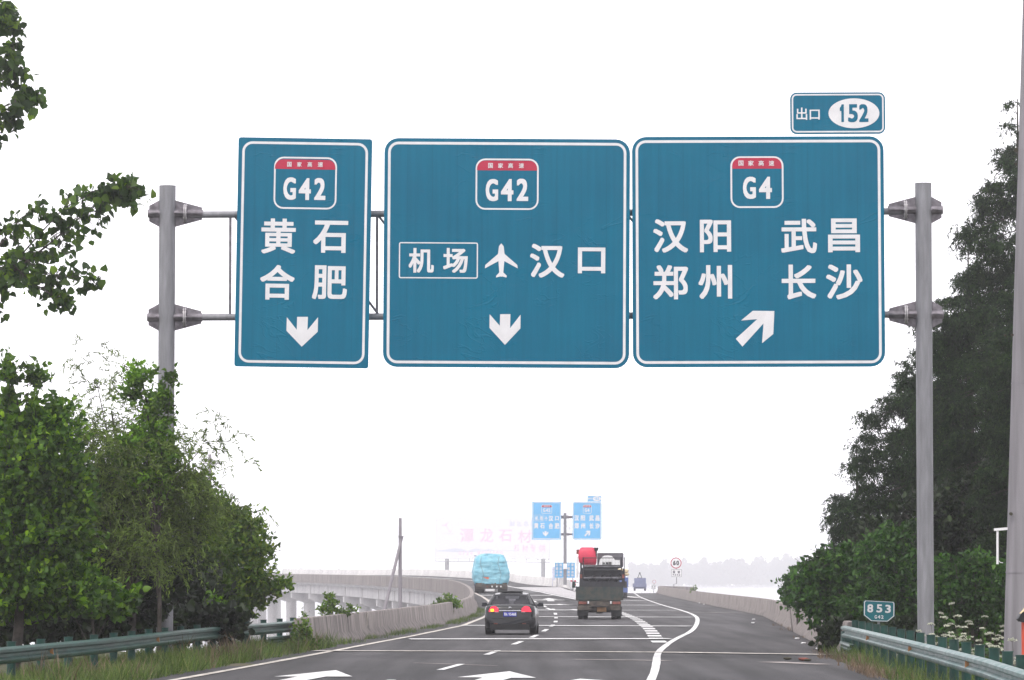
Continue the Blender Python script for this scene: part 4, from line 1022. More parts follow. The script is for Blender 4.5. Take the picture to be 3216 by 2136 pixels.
for i in range(N+1):
    t_ = i/N; x = tx(1050)+(tx(1745)-tx(1050))*t_; a = 2*math.pi*(5*t_)*(1 if t_ < .5 else -1)
    for r_ in (.08, .155): vv.append((x, .22+r_*math.cos(a), zc+r_*math.sin(a)))
mb.add(vv, [(2*i, 2*i+1, 2*i+3, 2*i+2) for i in range(N)]); mb.build('auger', M['machine_steel'], hv, smooth=40)
for px_ in (1000, 1778):
    mb = MB(); x = tx(px_); mb.prism([(x-.07, hz(850)), (x+.07, hz(850)), (x+.07, hz(560)), (x-.02, hz(540)), (x-.07, hz(640))], -.02, .55); sp_ = mb.build('side_plate', M['machine_dark'], hv)
    mb = MB(); mb.box((x, -.035, hz(690)), (.1, .02, .17)); mb.build('marker_patch', M['rust'], sp_)
mb = MB()
xa, xb_ = tx(1040), tx(1745)
for py in (352, 492, 575): mb.tube([(xa, .1, hz(py)), (xb_, .1, hz(py))], .022, 6)
for x in (xa, xb_): mb.tube([(x, .1, hz(340)), (x, .1, hz(700))], .03, 6)
mb.tube([(tx(1000), .1, hz(440)), (tx(1000), .1, hz(600))], .05, 6); mb.tube([(tx(1800), .1, hz(340)), (tx(1800), .1, hz(600))], .02, 6)
for i in range(1, 26):
    x = xa+(xb_-xa)*i/26; mb.tube([(x, .1, hz(356)), (x, .1, hz(490))], .0035, 4, cap=False)
mb.build('reel_cage', M['machine_dark'], hv)
mb = MB(); mb.tube([(xa, .35, hz(520)), (xb_, .35, hz(520))], .05, 8)
for i in range(5):
    x = xa+(xb_-xa)*(i+.5)/5
    mb.box((x, .35, hz(540)), (.05, .3, .05))
mb.box((tx(1190), .5, hz(545)), (.5, .05, .05)); mb.box((tx(1580), .45, hz(530)), (.25, .04, .09)); mb.build('reel_shaft', M['machine_steel'], hv)
secs = []
for z, x0, x1, y0, y1 in ((hz(480), 1010, 1270, 1.2, 2.2), (hz(430), 960, 1288, 1.12, 2.3), (hz(330), 948, 1292, 1.1, 2.35), (hz(260), 952, 1284, 1.12, 2.3), (hz(195), 968, 1262, 1.16, 2.2), (hz(165), 990, 1240, 1.22, 2.1), (hz(153), 1015, 1215, 1.3, 2.0)):
    a, b = tx(x0), tx(x1); r_ = .1
    secs.append([(x, y, z) for x, y in rrect(a, y0, b, y1, r_, 3)])
loft(secs).build('grain_tank', M['machine_red'], hv, smooth=50)
mb = MB(); mb.box((tx(938), 1.6, hz(238)), (.13, .5, .22)); mb.build('tank_lid', M['rust'], hv)
mb = MB(); mb.box((tx(928), 1.9, hz(520)), (.1, 1.4, 1.0)); mb.build('side_panel', M['white'], hv)
mb = MB(); x = tx(1268); mb.tube([(x+.03, 1.15, hz(330)), (x+.03, 1.15, hz(215))], .035, 8); mb.tube([(x+.03, 1.15, hz(215)), (x+.03, 1.15, hz(160))], [.085, .11], 14); mb.build('air_intake', M['black'], hv, smooth=40)
mb = MB(); mb.prism(rrect(tx(1297), hz(520), tx(1785), hz(258), .05, 3), 1.9, 2.0); mb.box((tx(1540), 2.4, hz(275)), (1.2, 1.0, .06)); mb.build('cab_canopy', M['machine_grey'], hv)
mb = MB(); arch = [(tx(1325), hz(480)), (tx(1720), hz(480)), (tx(1712), hz(392)), (tx(1625), hz(388)), (tx(1600), hz(345)), (tx(1560), hz(312)), (tx(1500), hz(303)), (tx(1430), hz(308)), (tx(1385), hz(335)), (tx(1345), hz(385))]
mb.prism(arch, 1.1, 1.8); hood = mb.build('engine_hood', M['white'], hv)
mb = MB(); mb.ring(rrect(tx(1393), hz(478), tx(1563), hz(425), .005, 2), rrect(tx(1400), hz(474), tx(1556), hz(429), .004, 2), 1.094)
for i, ch in enumerate('久保田'):
    put_glyph(mb, ch, tx(1403+i*52), hz(472), tx(1447+i*52), hz(431), .006, 1.092)
mb.build('lettering', M['black'], hood)
mb = MB(); mb.box((tx(1685), 1.05, hz(512)), (.18, .1, .14)); mb.box((tx(1240), .95, hz(525)), (.28, .1, .07)); mb.build('white_box', M['white'], hv)

# ------------------------------------------------------------ tarpaulin truck
p0 = S(1543, 1858); TY2 = 322; TX2 = P(1543, 1858, TY2).x; z0 = P(1543, 1858.5, TY2).z
tz0 = zmain(TX2, TY2)
t = thing('tarpaulin_truck', (TX2, TY2, tz0), 'truck with a bulging light blue tarpaulin over its load, ahead of the black car', 'truck', rot=(0, 0, .02))
k_ = .18495/(F/TY2)
def bx(px): return (px-497)*k_
def bz(py): return (755-py)*k_+.0
mb = MB(); n_ = 22; secs = []
for j in range(17):
    v = j/16; ylen = 7.0
    ring_ = []
for j in range(0, 40):
    v = j/39
    z = bz(600)+(bz(85)-bz(600))*v
    wl_, wr_ = -1, 1
    left_ = lerp_tab([(0, 240), (.1, 205), (.25, 192), (.45, 195), (.7, 215), (.85, 240), (.93, 270), (1, 360)], v)
    right_ = lerp_tab([(0, 775), (.1, 800), (.25, 798), (.5, 780), (.75, 755), (.9, 720), (.96, 700), (1, 560)], v)
    a, b = bx(left_), bx(right_); y0 = .0+.55*max(0, v-.75)*2; y1 = 7.2
    rr_ = rrect(a, y0, b, y1, .35, 5); out = []
    for x, y in resample(rr_+[rr_[0]], .12):
        dn = .06*mnoise.noise((x*1.6, y*1.1, z*1.6))+.06*(.3-abs(mnoise.noise((x*2.6+z*1.2, y*1.5, z*2.2-x))))+.05*(.3-abs(mnoise.noise((x*6, y*3, z*5+x*2))))
        cx_, cy_ = (a+b)/2, 3.6; d = Vector((x-cx_, (y-cy_)*.3, 0)); d.normalize()
        out.append((x+d.x*dn*1.5, y+d.y*dn*1.5, z+.04*mnoise.noise((x*2, y*2, 7))))
    secs.append(out)
n_ = min(len(s) for s in secs)
secs = [[s[int(i*len(s)/n_)] for i in range(n_)] for s in secs]
tp = loft(secs).build('tarpaulin', M['tarp'], t, smooth=180)
mb = MB(); a, b = bx(355), bx(462); mb.add([(a, -.16, bz(485)), (bx(440), -.17, bz(480)), (b, -.16, bz(492)), (bx(445), -.17, bz(520)), (bx(400), -.17, bz(505))], [(0, 1, 2, 3, 4)])
mb.build('orange_flag', M['orange'], tp)
mb = MB()
for q in range(2):
    x = bx(330+q*300); mb.tube([(x, -.13, bz(590)), (x+.15, -.16, bz(430)), (x-.1, -.12, bz(250)), (x, .1, bz(130))], .012, 5)
mb.build('rope', M['machine_grey'], tp)
mb = MB(); mb.box((0, 3.5, bz(615)), (2.3, 7.0, .3)); mb.build('bed', M['truck_frame'], t)
mb = MB(); mb.box((0, .15, bz(660)), (2.3, .2, .18)); mb.build('bumper', M['truck_frame'], t)
for x in (bx(430), bx(510), bx(590), bx(660)):
    mb = MB(); mb.box((x, -.0, bz(640)), (.09, .06, .12)); mb.build('tail_lamp', M['rust'] if x < 0 else M['white'], t)
mb = MB(); mb.box((bx(475), .02, bz(700)), (.66, .03, .16)); mb.build('number_plate', M['white'], t)
mb = MB(); mb.box((0, 7.9, 1.45), (2.3, 1.4, 2.0)); mb.box((-1.1, 7.7, bz(115)), (.18, .5, .06)); mb.build('cab', M['truck_blue'], t)
for s in (-1, 1):
    mb = MB(); mb.box((s*.85, .55, .35), (.7, .03, .5)); mb.build('mudflap', M['black'], t)
    for y in (1.2, 2.4): wheel(t, s*.98, y, .5, .26); wheel(t, s*.70, y, .5, .26)
    wheel(t, s*.98, 7.4, .5, .28)

# ------------------------------------------------------------ blue truck with sacks on the ramp, ahead of the flatbed
YB = 400; q = P(1934, 1873, YB); zb_ = zroad(q.x, YB)
t = thing('cargo_truck', (q.x, YB, zb_), 'blue truck heaped with cream sacks, mostly hidden by the flatbed truck on the ramp', 'truck')
mb = MB(); mb.box((0, 2.5, 1.5), (2.3, 5.0, .9)); mb.build('bed', M['truck_blue'], t)
mb = MB(); mb.box((0, .3, .8), (2.2, .5, .45)); mb.box((0, 2.5, .75), (1.0, 5.5, .25)); mb.build('chassis', M['truck_blue'], t)
mb = MB(); mb.box((0, 5.9, 1.5), (2.2, 1.5, 2.0), tap=.93); mb.build('cab', M['truck_blue'], t)
for s in (-1, 1):
    wheel(t, s*.95, 1.2, .48, .26); wheel(t, s*.66, 1.2, .48, .26); wheel(t, s*.93, 5.8, .48, .26)
sk = thing('sack_heap', (q.x, YB, zb_+1.95), 'heap of cream sacks bulging over the side of the blue truck', 'sacks')
for i in range(26):
    u = RS.rand(3); px_, py_, pz_ = (u[0]*2-1)*1.05, .3+u[1]*4.2, .12+.9*u[2]*(1-abs(u[0]*2-1)*.25)
    mb = MB(); secs = []
    for k in range(5):
        tt = -1+2*k/4; rr_ = math.sqrt(max(.12, 1-tt*tt*.9))
        secs.append([(px_+.28*rr_*math.cos(a), py_+.4*tt, pz_+.16*rr_*math.sin(a)) for a in [2*math.pi*m_/8 for m_ in range(8)]])
    loft(secs).build('sack', M['cargo'], sk, smooth=80)
# distant working vehicle on the ramp
q = P(2010, 1856, 590)
M['truck_faded'] = mat('faded_grey_blue_paint', (.16, .18, .30), .6)  # paint colour paled to imitate distance haze
t = thing('derrick_truck', (q.x, 590, q.z), 'hazy distant truck carrying a pointed derrick, far down the exit ramp', 'truck')
mb = MB(); mb.box((0, 2, .75), (1.75, 4.5, .5)); mb.box((0, .1, .55), (1.7, .2, .5)); mb.build('bed', M['truck_faded'], t)
mb = MB(); mb.box((-.15, 1.0, 1.35), (1.2, .8, .75)); mb.box((.65, 1.2, 1.35), (.35, .8, .8)); mb.build('machinery', M['truck_faded'], t)
mb = MB()
for s in (-1, 1): mb.tube([(s*.35, 1.0, 1.6), (0, 1.0, 2.45)], .05, 6)
mb.box((0, 1.0, 2.4), (.2, .15, .2)); mb.tube([(-.3, 1.0, 1.75), (.3, 1.0, 1.75)], .04, 6); mb.build('derrick', M['machine_dark'], t)
for s in (-1, 1): wheel(t, s*.7, .8, .4, .25)

# ------------------------------------------------------------ vegetation
LEAF2 = np.array([(0, 0, 0), (.5, .30, .10), (.42, .65, .08), (0, 1, -.04), (-.42, .65, .08), (-.5, .30, .10)])
HEART = np.array([(0, 0.02, 0), (.46, .16, .08), (.44, .52, .07), (0, 1, -.06), (-.44, .52, .07), (-.46, .16, .08)])
SPRAY = np.array([(0, 0, 0), (.5, .38, .06), (.22, .72, .03), (0, 1, -.05), (-.22, .72, .03), (-.5, .38, .06)])
def norm(a): return a/np.maximum(np.linalg.norm(a, axis=1, keepdims=True), 1e-6)
def leafmesh(name, pos, axis, size, aspect, material, parent=None, tmpl=LEAF2, face=None, rs=RS, quads=((0, 1, 2, 3), (0, 3, 4, 5))):
    n = len(pos); axis = norm(axis)
    r = rs.normal(size=(n, 3)) if face is None else face+rs.normal(size=(n, 3))*.45
    side = norm(np.cross(axis, r)); nrm = np.cross(side, axis)
    t = tmpl
    v = (pos[:, None, :]+side[:, None, :]*(t[None, :, 0:1]*(size*aspect)[:, None, None])+axis[:, None, :]*(t[None, :, 1:2]*size[:, None, None])+nrm[:, None, :]*(t[None, :, 2:3]*size[:, None, None]*1.6)).reshape(-1, 3)
    b = np.arange(n)[:, None]*6
    f = np.concatenate([b+np.array([quads[0]]), b+np.array([quads[1]])], axis=1).reshape(-1, 4)
    me = bpy.data.meshes.new(name)
    me.vertices.add(len(v)); me.vertices.foreach_set('co', v.astype(np.float32).ravel())
    me.loops.add(f.size); me.loops.foreach_set('vertex_index', f.astype(np.int32).ravel())
    me.polygons.add(len(f)); me.polygons.foreach_set('loop_start', np.arange(0, f.size, 4, dtype=np.int32)); 
    me.polygons.foreach_set('use_smooth', np.ones(len(f), dtype=bool))
    me.materials.append(material); me.update(calc_edges=True); me.validate()
    return link(name, me, parent)
def blob_world(blobs, Y):
    out = []
    for b in blobs:
        x, y, rx, ry = b[:4]; dy = b[4] if len(b) > 4 else 0
        c = P(x, y, Y+dy); k = (Y+dy)/F
        out.append((np.array(c), np.array((rx*k, max(rx, ry)*k*.9, ry*k))))
    return out
def foliage(blobs, nsprig, per, ssize, lsize, up=.3, droop=0, rs=RS, shell=.5, outw=1.0, jit=.5):
    """sprigs (short leafy shoots) through ellipsoid blobs; returns leaf positions, axes, sizes, sprig stems"""
    vol = np.array([b[1].prod()**(2/3) for b in blobs]); vol = vol/vol.sum()
    P_, A_, Z_ = [], [], []; stems = []
    for (c, r), w in zip(blobs, vol):
        n = max(3, int(nsprig*w))
        d = norm(rs.normal(size=(n, 3))); rad = shell+(1-shell)*rs.rand(n)**.6
        rad = np.where(rs.rand(n) < .25, rs.rand(n)*.6+.15, rad)
        lump = np.array([1+.22*mnoise.noise(tuple(q*2.3+c*.37)) for q in d])
        st = c+d*r*(rad*lump)[:, None]
        dirs = norm(d*outw+np.array([0, 0, up])+rs.normal(size=(n, 3))*.35)
        L_ = ssize*(.6+.8*rs.rand(n))
        for i in range(n):
            stems.append((st[i]-dirs[i]*L_[i]*.6, st[i]+dirs[i]*L_[i]*.4))
        t = rs.rand(n, per)
        pos = st[:, None, :]+dirs[:, None, :]*((t-.6)*L_[:, None])[:, :, None]
        pos[:, :, 2] -= droop*(t**2)*L_[:, None]
        ax = dirs[:, None, :]*.6+rs.normal(size=(n, per, 3))*jit*1.3+np.array([0, 0, -droop])
        P_.append(pos.reshape(-1, 3)+rs.normal(size=(n*per, 3))*lsize*.25); A_.append(ax.reshape(-1, 3))
        Z_.append(lsize*(.55+.75*rs.rand(n*per)))
    return np.concatenate(P_), np.concatenate(A_), np.concatenate(Z_), stems
def limbs(mb, base, blobs, r0, lean=(0, 0), stems=(), every=3):
    """trunk from base into the blobs, limbs to each blob, twigs to the sprigs"""
    base = Vector(base); cs_ = [Vector(c) for c, r in blobs]
    ctr = sum(cs_, Vector())/len(cs_); top = max(cs_, key=lambda v: v.z)
    mid = base.lerp(ctr, .55); mid.x = base.x*.6+ctr.x*.4
    mb.tube([base, base.lerp(mid, .5)+Vector((.05, .03, 0)), mid, ctr.lerp(top, .4), top], [r0, r0*.85, r0*.7, r0*.45, r0*.15], 8)
    for c in cs_:
        s0 = base.lerp(mid, .55+.45*random.random()); m_ = s0.lerp(c, .5)+Vector((0, 0, .15))
        mb.tube([s0, m_, c], [r0*.4, r0*.28, r0*.1], 6)
    for a, b in stems[::every]:
        mb.tube([a, b], [.012, .005], 3, cap=False)
def tree(name, label, cat, blobs_px, Y, base_px, leafkey, nsprig, per, ssize, lsize, aspect=.8, tmpl=LEAF2, trunk=.1, group=None, every=3, seed=1, basez=None, **k):
    rs = np.random.RandomState(seed)
    bl = blob_world(blobs_px, Y); b0 = P(base_px, 1900, Y); z = hill(b0.x, Y) if basez is None else basez
    t = thing(name, (b0.x, Y, z), label, cat, group)
    pos, ax, sz, stems = foliage(bl, nsprig, per, ssize, lsize, rs=rs, **k)
    o = np.array((b0.x, Y, z)); keep = pos[:, 2] > z-.1
    leafmesh('crown', (pos-o)[keep], ax[keep], sz[keep], aspect, L[leafkey], t, tmpl, rs=rs)
    mb = MB(); limbs(mb, (0, 0, -.3), [(c-o, r) for c, r in bl], trunk, stems=[(a-o, b-o) for a, b in stems], every=every)
    mb.build('trunk', M['bark'], t, smooth=60)
    return t
# left: poplar whose branches reach in from the left edge
def poplar():
    Y = 86.0; k = Y/F; bx_ = P(-330, 1900, Y); z = hill(bx_.x, Y); o = Vector((bx_.x, Y, z))
    t = thing('poplar_tree', o, 'tall poplar outside the left edge whose leafy boughs hang into the white sky', 'tree')
    rs = np.random.RandomState(5); mb = MB(); top = P(-250, -200, Y)-o
    mb.tube([(0, 0, -.3), (.1, 0, top.z*.5), top], [.22, .15, .04], 10)
    pos, ax, sz = [], [], []
    def bough(pts, r, spread, n, ls, dr=.2):
        w = [P(x, y, Y+rs.uniform(-.3, .3))-o for x, y in pts]; mb.tube(w, [r*(1-.85*i/(len(w)-1)) for i in range(len(w))], 5)
        for _ in range(int(n*.85)):
            s = rs.rand()**.8; s = s*(len(w)-1); i = min(int(s), len(w)-2); p = w[i].lerp(w[i+1], s-i)
            off = Vector(rs.normal(size=3)*spread*k*(1.05-.5*s/(len(w)-1))); off.y *= .8; e = p+off
            mb.tube([p, p.lerp(e, .5)+Vector((0, 0, .04)), e], [.009, .007, .004], 4, cap=False)
            for _ in range(4):
                q = e+Vector(rs.normal(size=3)*11*k); pos.append(q); ax.append(Vector(rs.normal(size=3)*.55)+Vector((0.1, 0, -.75))); sz.append(ls*.86*k*(.5+.8*rs.rand()))
    bough([(-200, 1050), (-20, 900), (150, 770), (290, 650), (415, 590)], .035, 44, 120, 34)
    bough([(-20, 900), (120, 740), (200, 655), (300, 600), (420, 585)], .02, 28, 60, 34)
    bough([(-60, 860), (20, 740), (60, 690), (140, 630)], .02, 24, 36, 32)
    bough([(-200, 1050), (-30, 890), (60, 835), (170, 870), (330, 870)], .03, 34, 85, 32)
    bough([(40, 830), (110, 900), (170, 930), (215, 950)], .015, 22, 34, 30)
    bough([(-80, 900), (0, 850), (70, 800)], .02, 36, 40, 32)
    bough([(-150, 420), (-60, 330), (20, 250), (45, 200), (40, 100), (25, 10)], .03, 24, 70, 38)
    bough([(-150, 420), (-40, 350), (40, 325), (80, 310), (125, 292)], .02, 22, 46, 40)
    bough([(-100, 480), (-40, 420), (10, 390), (40, 360)], .02, 26, 36, 36)
    bough([(-60, 120), (-10, 60), (25, 30)], .02, 24, 30, 40)
    bough([(-90, 1080), (-30, 1040), (-4, 1030)], .012, 10, 8, 30)
    for (x, y) in ((-160, 300), (-200, 700), (-250, 100), (-220, 1000), (-260, 500)):   # boughs just outside the picture
        bough([(-300, y+180), (x-50, y+60), (x, y), (x+60, y-60)], .04, 60, 60, 36)
    pos = np.array(pos); leafmesh('crown', pos, np.array(ax), np.array(sz), .9, L['poplar'], t, HEART, rs=rs)
    mb.build('trunk', M['bark'], t, smooth=60)
poplar()
tree('mulberry_tree', 'dark broad-leaved tree filling the left edge above the guardrail', 'tree',
     [(50, 1340, 120, 95), (175, 1340, 85, 85), (60, 1470, 170, 150), (190, 1520, 110, 110), (30, 1650, 190, 150), (180, 1680, 130, 120), (60, 1830, 200, 110), (210, 1840, 130, 90), (28, 1165, 20, 45), (112, 1185, 26, 40), (20, 1250, 30, 30)],
     93, 40, 'broad', 2700, 11, .5, .135, .85, HEART, .13, seed=21, up=.4, jit=.6)
# willow
def willow():
    Y = 102.0; k = Y/F; b0 = P(400, 1900, Y); z = hill(b0.x, Y); o = Vector((b0.x, Y, z))
    t = thing('willow_tree', o, 'fine-leaved weeping willow in front of the left gantry post', 'tree')
    rs = np.random.RandomState(8); mb = MB(); pos, ax, sz = [], [], []
    crown = [(300, 1180), (350, 1290), (430, 1330), (500, 1420), (570, 1430), (640, 1400), (250, 1400), (360, 1420), (460, 1500), (560, 1540), (420, 1600), (330, 1560), (600, 1610), (520, 1650), (280, 1640), (400, 1720), (480, 1740), (350, 1780)]
    tops = [P(x, y, Y+rs.uniform(-1.2, 1.2))-o for x, y in crown]
    mb.tube([(0, .6, -.3), (.1, .6, 1.5), (0, .6, 3.0), tops[1]], [.12, .09, .06, .02], 8)
    for tp_ in tops: mb.tube([Vector((.05, 0, 1.6+rs.rand())), (tp_*.6+Vector((0, 0, 1.2))), tp_], [.035, .018, .007], 5)
    for i, tp_ in enumerate(tops):
        for _ in range(120 if i > 5 else 24):
            p = tp_+Vector((rs.normal()*44*k, rs.normal()*.5, rs.normal()*42*k))
            dx = rs.normal()*.5+.12; L_ = (.5+rs.rand()*.9)*(.75 if i < 6 else 1)
            pts = [p]; d = Vector((dx, rs.normal()*.35, .55)).normalized()
            n = 7
            for s in range(n):
                d = (d+Vector((0, 0, -.34))).normalized(); pts.append(pts[-1]+d*L_/n)
            mb.tube(pts[::2], .003, 3, cap=False)
            for a, b in zip(pts, pts[1:]):
                for _ in range(3):
                    q = a.lerp(b, rs.rand()); pos.append(q); e = (b-a).normalized()*.8+Vector(rs.normal(size=3)*.45); ax.append(e); sz.append(.085+.075*rs.rand())
    leafmesh('crown', np.array(pos), np.array(ax), np.array(sz), .22, L['willow'], t, SPRAY, rs=rs)
    mb.build('trunk', M['bark'], t, smooth=60)
willow()
# young tree with upright leading shoots crossing the gantry post
tree('young_tree', 'slender light green young tree whose top crosses the left gantry post', 'tree',
     [(440, 1170, 50, 42), (425, 1225, 40, 40), (480, 1270, 45, 45), (520, 1250, 28, 45), (500, 1350, 48, 60), (520, 1430, 55, 55), (440, 1370, 55, 55), (480, 1500, 70, 60), (400, 1430, 60, 50), (540, 1190, 18, 25)],
     101.5, 500, 'young', 420, 11, .42, .13, .55, LEAF2, .06, seed=31, up=.5, droop=.15)
tree('roadside_bush', 'rounded light green bush overhanging the guardrail beside the start of the barrier', 'bush',
     [(610, 1530, 60, 55), (680, 1620, 80, 65), (760, 1650, 80, 60), (790, 1720, 70, 60), (700, 1730, 100, 80), (640, 1760, 90, 90), (800, 1800, 55, 60), (700, 1840, 100, 65), (815, 1865, 40, 45), (870, 1845, 30, 22), (905, 1838, 18, 14), (610, 1880, 90, 55), (750, 1895, 60, 40)],
     116, 690, 'bush', 1700, 10, .45, .13, .62, LEAF2, .09, seed=41, up=.25)
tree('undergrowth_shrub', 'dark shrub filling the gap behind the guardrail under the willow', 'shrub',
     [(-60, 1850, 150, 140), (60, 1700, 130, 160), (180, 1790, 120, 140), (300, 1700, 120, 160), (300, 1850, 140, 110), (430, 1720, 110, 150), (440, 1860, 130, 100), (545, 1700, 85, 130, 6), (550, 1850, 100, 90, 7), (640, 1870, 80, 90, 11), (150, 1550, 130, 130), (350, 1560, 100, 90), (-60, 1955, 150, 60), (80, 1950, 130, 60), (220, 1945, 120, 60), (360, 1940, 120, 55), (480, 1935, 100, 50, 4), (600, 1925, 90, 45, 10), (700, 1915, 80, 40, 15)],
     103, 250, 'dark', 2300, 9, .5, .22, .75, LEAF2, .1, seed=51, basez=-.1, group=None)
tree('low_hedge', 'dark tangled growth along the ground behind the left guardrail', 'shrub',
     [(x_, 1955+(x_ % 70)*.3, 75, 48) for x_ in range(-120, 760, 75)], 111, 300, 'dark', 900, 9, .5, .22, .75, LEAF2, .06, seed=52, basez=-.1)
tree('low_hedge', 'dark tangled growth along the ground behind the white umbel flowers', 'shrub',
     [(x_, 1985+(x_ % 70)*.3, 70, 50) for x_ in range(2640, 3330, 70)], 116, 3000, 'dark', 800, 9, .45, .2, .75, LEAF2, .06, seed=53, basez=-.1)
tree('leafy_shrub', 'pale-tipped low shrub just behind the dark rail, left of the gantry post foot', 'shrub',
     [(330, 1900, 70, 45), (270, 1850, 60, 45), (390, 1880, 50, 40), (180, 1870, 70, 50)], 97.5, 300, 'broad', 120, 8, .4, .19, .8, HEART, .03, seed=61)
tree('leafy_shrub', 'fresh green low shrub behind the rail, right of the gantry post foot', 'shrub',
     [(580, 1920, 45, 35), (640, 1900, 50, 40), (600, 1860, 40, 35), (690, 1930, 45, 30)], 112.5, 620, 'young', 110, 8, .35, .16, .6, LEAF2, .03, seed=62)
tree('ivy_bush', 'small dark bush growing over the guardrail end at the start of the barrier', 'bush',
     [(950, 1985, 28, 40), (930, 2020, 32, 32), (965, 2030, 26, 26), (915, 2045, 36, 22)], 119.5, 945, 'bush', 130, 8, .22, .11, .7, LEAF2, .02, seed=63, basez=-.02)
tree('sapling', 'small feathery sapling sprouting behind the left barrier', 'plant',
     [(1040, 1900, 22, 30), (1035, 1872, 10, 16), (1010, 1915, 12, 16), (1075, 1925, 22, 12), (1105, 1910, 16, 12)], 136, 1040, 'bush', 110, 7, .25, .11, .45, LEAF2, .02, seed=64, basez=-4)
tree('sapling', 'tiny sprig just left of the feathery sapling behind the left barrier', 'plant', [(955, 1935, 8, 14), (950, 1920, 4, 8)], 128, 955, 'bush', 16, 6, .2, .08, .45, LEAF2, .012, seed=65, basez=-3)
tree('barrier_bush', 'hazy green bush behind the left barrier where the bend tightens', 'bush',
     [(1408, 1887, 20, 17), (1388, 1898, 18, 12), (1428, 1897, 18, 11), (1366, 1902, 10, 7)], 196, 1405, 'bush', 130, 8, .3, .12, .6, LEAF2, .05, seed=66, basez=-7)
tree('barrier_weed', 'lone dark weed poking above the right barrier near the speed sign', 'plant', [(2177, 1853, 7, 7), (2182, 1846, 4, 6), (2172, 1856, 5, 4)], 365, 2177, 'bush', 20, 6, .3, .16, .6, LEAF2, .02, seed=67, basez=-4)
# right: tall feathery conifers
def conifer(label, Y, xa, ya, outline, nb, seed, dens, xr_mul=1.0, key='conifer'):
    """outline: (y, half-width) in survey pixels below the apex; whorled drooping branches"""
    rs = np.random.RandomState(seed); k = Y/F; ap = P(xa, ya, Y); z = hill(ap.x, Y); o = Vector((ap.x, Y, z))
    t = thing('conifer_tree', o, label, 'tree'); mb = MB(); H = ap.z-z
    mb.tube([(0, 0, -.4), (.05, 0, H*.5), (0, 0, H)], [.02*H, .011*H, .012], 8)
    y1 = outline[-1][0]; yy_ = ya+18; blobs = []; row = 0
    while yy_ < y1:
        hw = lerp_tab(outline, yy_); hwl, hwr = hw*rs.uniform(.72, 1.12), hw*rs.uniform(.72, 1.12); step = rs.uniform(40, 62)
        n = max(1, int((hwl+hwr)/62))
        for q in range(n):
            u = -1+2*(q+.5+rs.uniform(-.3, .3))/n; x = xa+(hwl if u < 0 else hwr)*u*.93
            for dd in ((-1, 1) if hw > 60 else (rs.choice((-1, 1)),)):
                if rs.rand() < .06: continue
                dep = dd*math.sqrt(max(.02, 1-u*u))*hw*k*rs.uniform(.35, .95)
                r_ = rs.uniform(32, 54)*(.55+.45*min(1, hw/110))
                blobs.append((x+rs.normal()*8, yy_+rs.normal()*12+abs(u)*26, r_*1.2, r_*.72, dep))
        yy_ += step; row += 1
    bl = blob_world(blobs, Y)
    pos, ax, sz, stems = foliage(bl, int(len(bl)*dens/1.7), 22, .36, .11, up=-.15, droop=.55, rs=rs, shell=.35, jit=.4)
    for c, r in bl[::2]:
        c = Vector(c)-o; mb.tube([Vector((0, 0, min(H*.97, c.z+.3*math.hypot(c.x, c.y)))), c], [.012+.004*math.hypot(c.x, c.y), .006], 4, cap=False)
    leafmesh('crown', pos-np.array(o), ax, sz, .30, L[key], t, SPRAY, rs=rs)
    mb.build('trunk', M['bark'], t, smooth=60)
conifer('tallest dark feathery conifer, rising behind the thick post at the right edge', 130, 3195, 310, [(310, 12), (480, 85), (640, 155), (830, 225), (1000, 300), (1300, 380), (1700, 430), (1900, 400)], 480, 71, 55)
conifer('dark conifer in the middle of the right-hand row, directly behind the right gantry post', 137, 2905, 1010, [(1010, 15), (1090, 60), (1170, 130), (1280, 185), (1400, 225), (1600, 290), (1800, 300), (1950, 260)], 250, 72, 55)
conifer('dark conifer between the tallest one and the one behind the gantry post', 143, 3040, 760, [(760, 20), (900, 95), (1100, 180), (1400, 260), (1700, 320), (1950, 300)], 400, 73, 55)
conifer('airy thin-crowned conifer standing lowest and farthest left in the right-hand row', 150, 2690, 1385, [(1385, 12), (1480, 50), (1570, 90), (1640, 125), (1700, 115), (1780, 150), (1900, 150)], 80, 74, 75)
conifer('dark conifer at the right edge, half hidden by the thick post', 122, 3290, 600, [(600, 30), (900, 150), (1300, 230), (1900, 260)], 240, 75, 55)
tree('dark_tree', 'small dark round-leaved tree overhanging the right barrier, left of the shrubs', 'tree', [(2495, 1815, 30, 25), (2475, 1850, 28, 28), (2520, 1855, 40, 40), (2480, 1885, 26, 18), (2540, 1820, 25, 30)], 158, 2530, 'shrub', 190, 8, .4, .17, .7, LEAF2, .05, seed=81)
tree('broadleaf_shrub', 'bright green large-leaved shrub leaning over the end of the right barrier', 'shrub',
     [(2560, 1800, 70, 60), (2620, 1770, 80, 60), (2590, 1880, 80, 60), (2660, 1840, 90, 80), (2540, 1860, 50, 50), (2700, 1750, 70, 50), (2580, 1735, 26, 22), (2665, 1715, 30, 26), (2535, 1772, 20, 16)], 121, 2640, 'shrub', 650, 10, .55, .165, .55, LEAF2, .06, seed=82, up=.1, droop=.4)
tree('broadleaf_shrub', 'leafy green shrub behind the kilometre marker', 'shrub',
     [(2760, 1720, 80, 60), (2820, 1690, 60, 50), (2790, 1800, 100, 80), (2720, 1880, 80, 70), (2840, 1880, 80, 70), (2870, 1760, 60, 70), (2760, 1940, 90, 40), (2790, 1650, 32, 24), (2860, 1640, 26, 24)], 119, 2790, 'shrub', 650, 10, .55, .16, .55, LEAF2, .06, seed=83, up=.1, droop=.4)
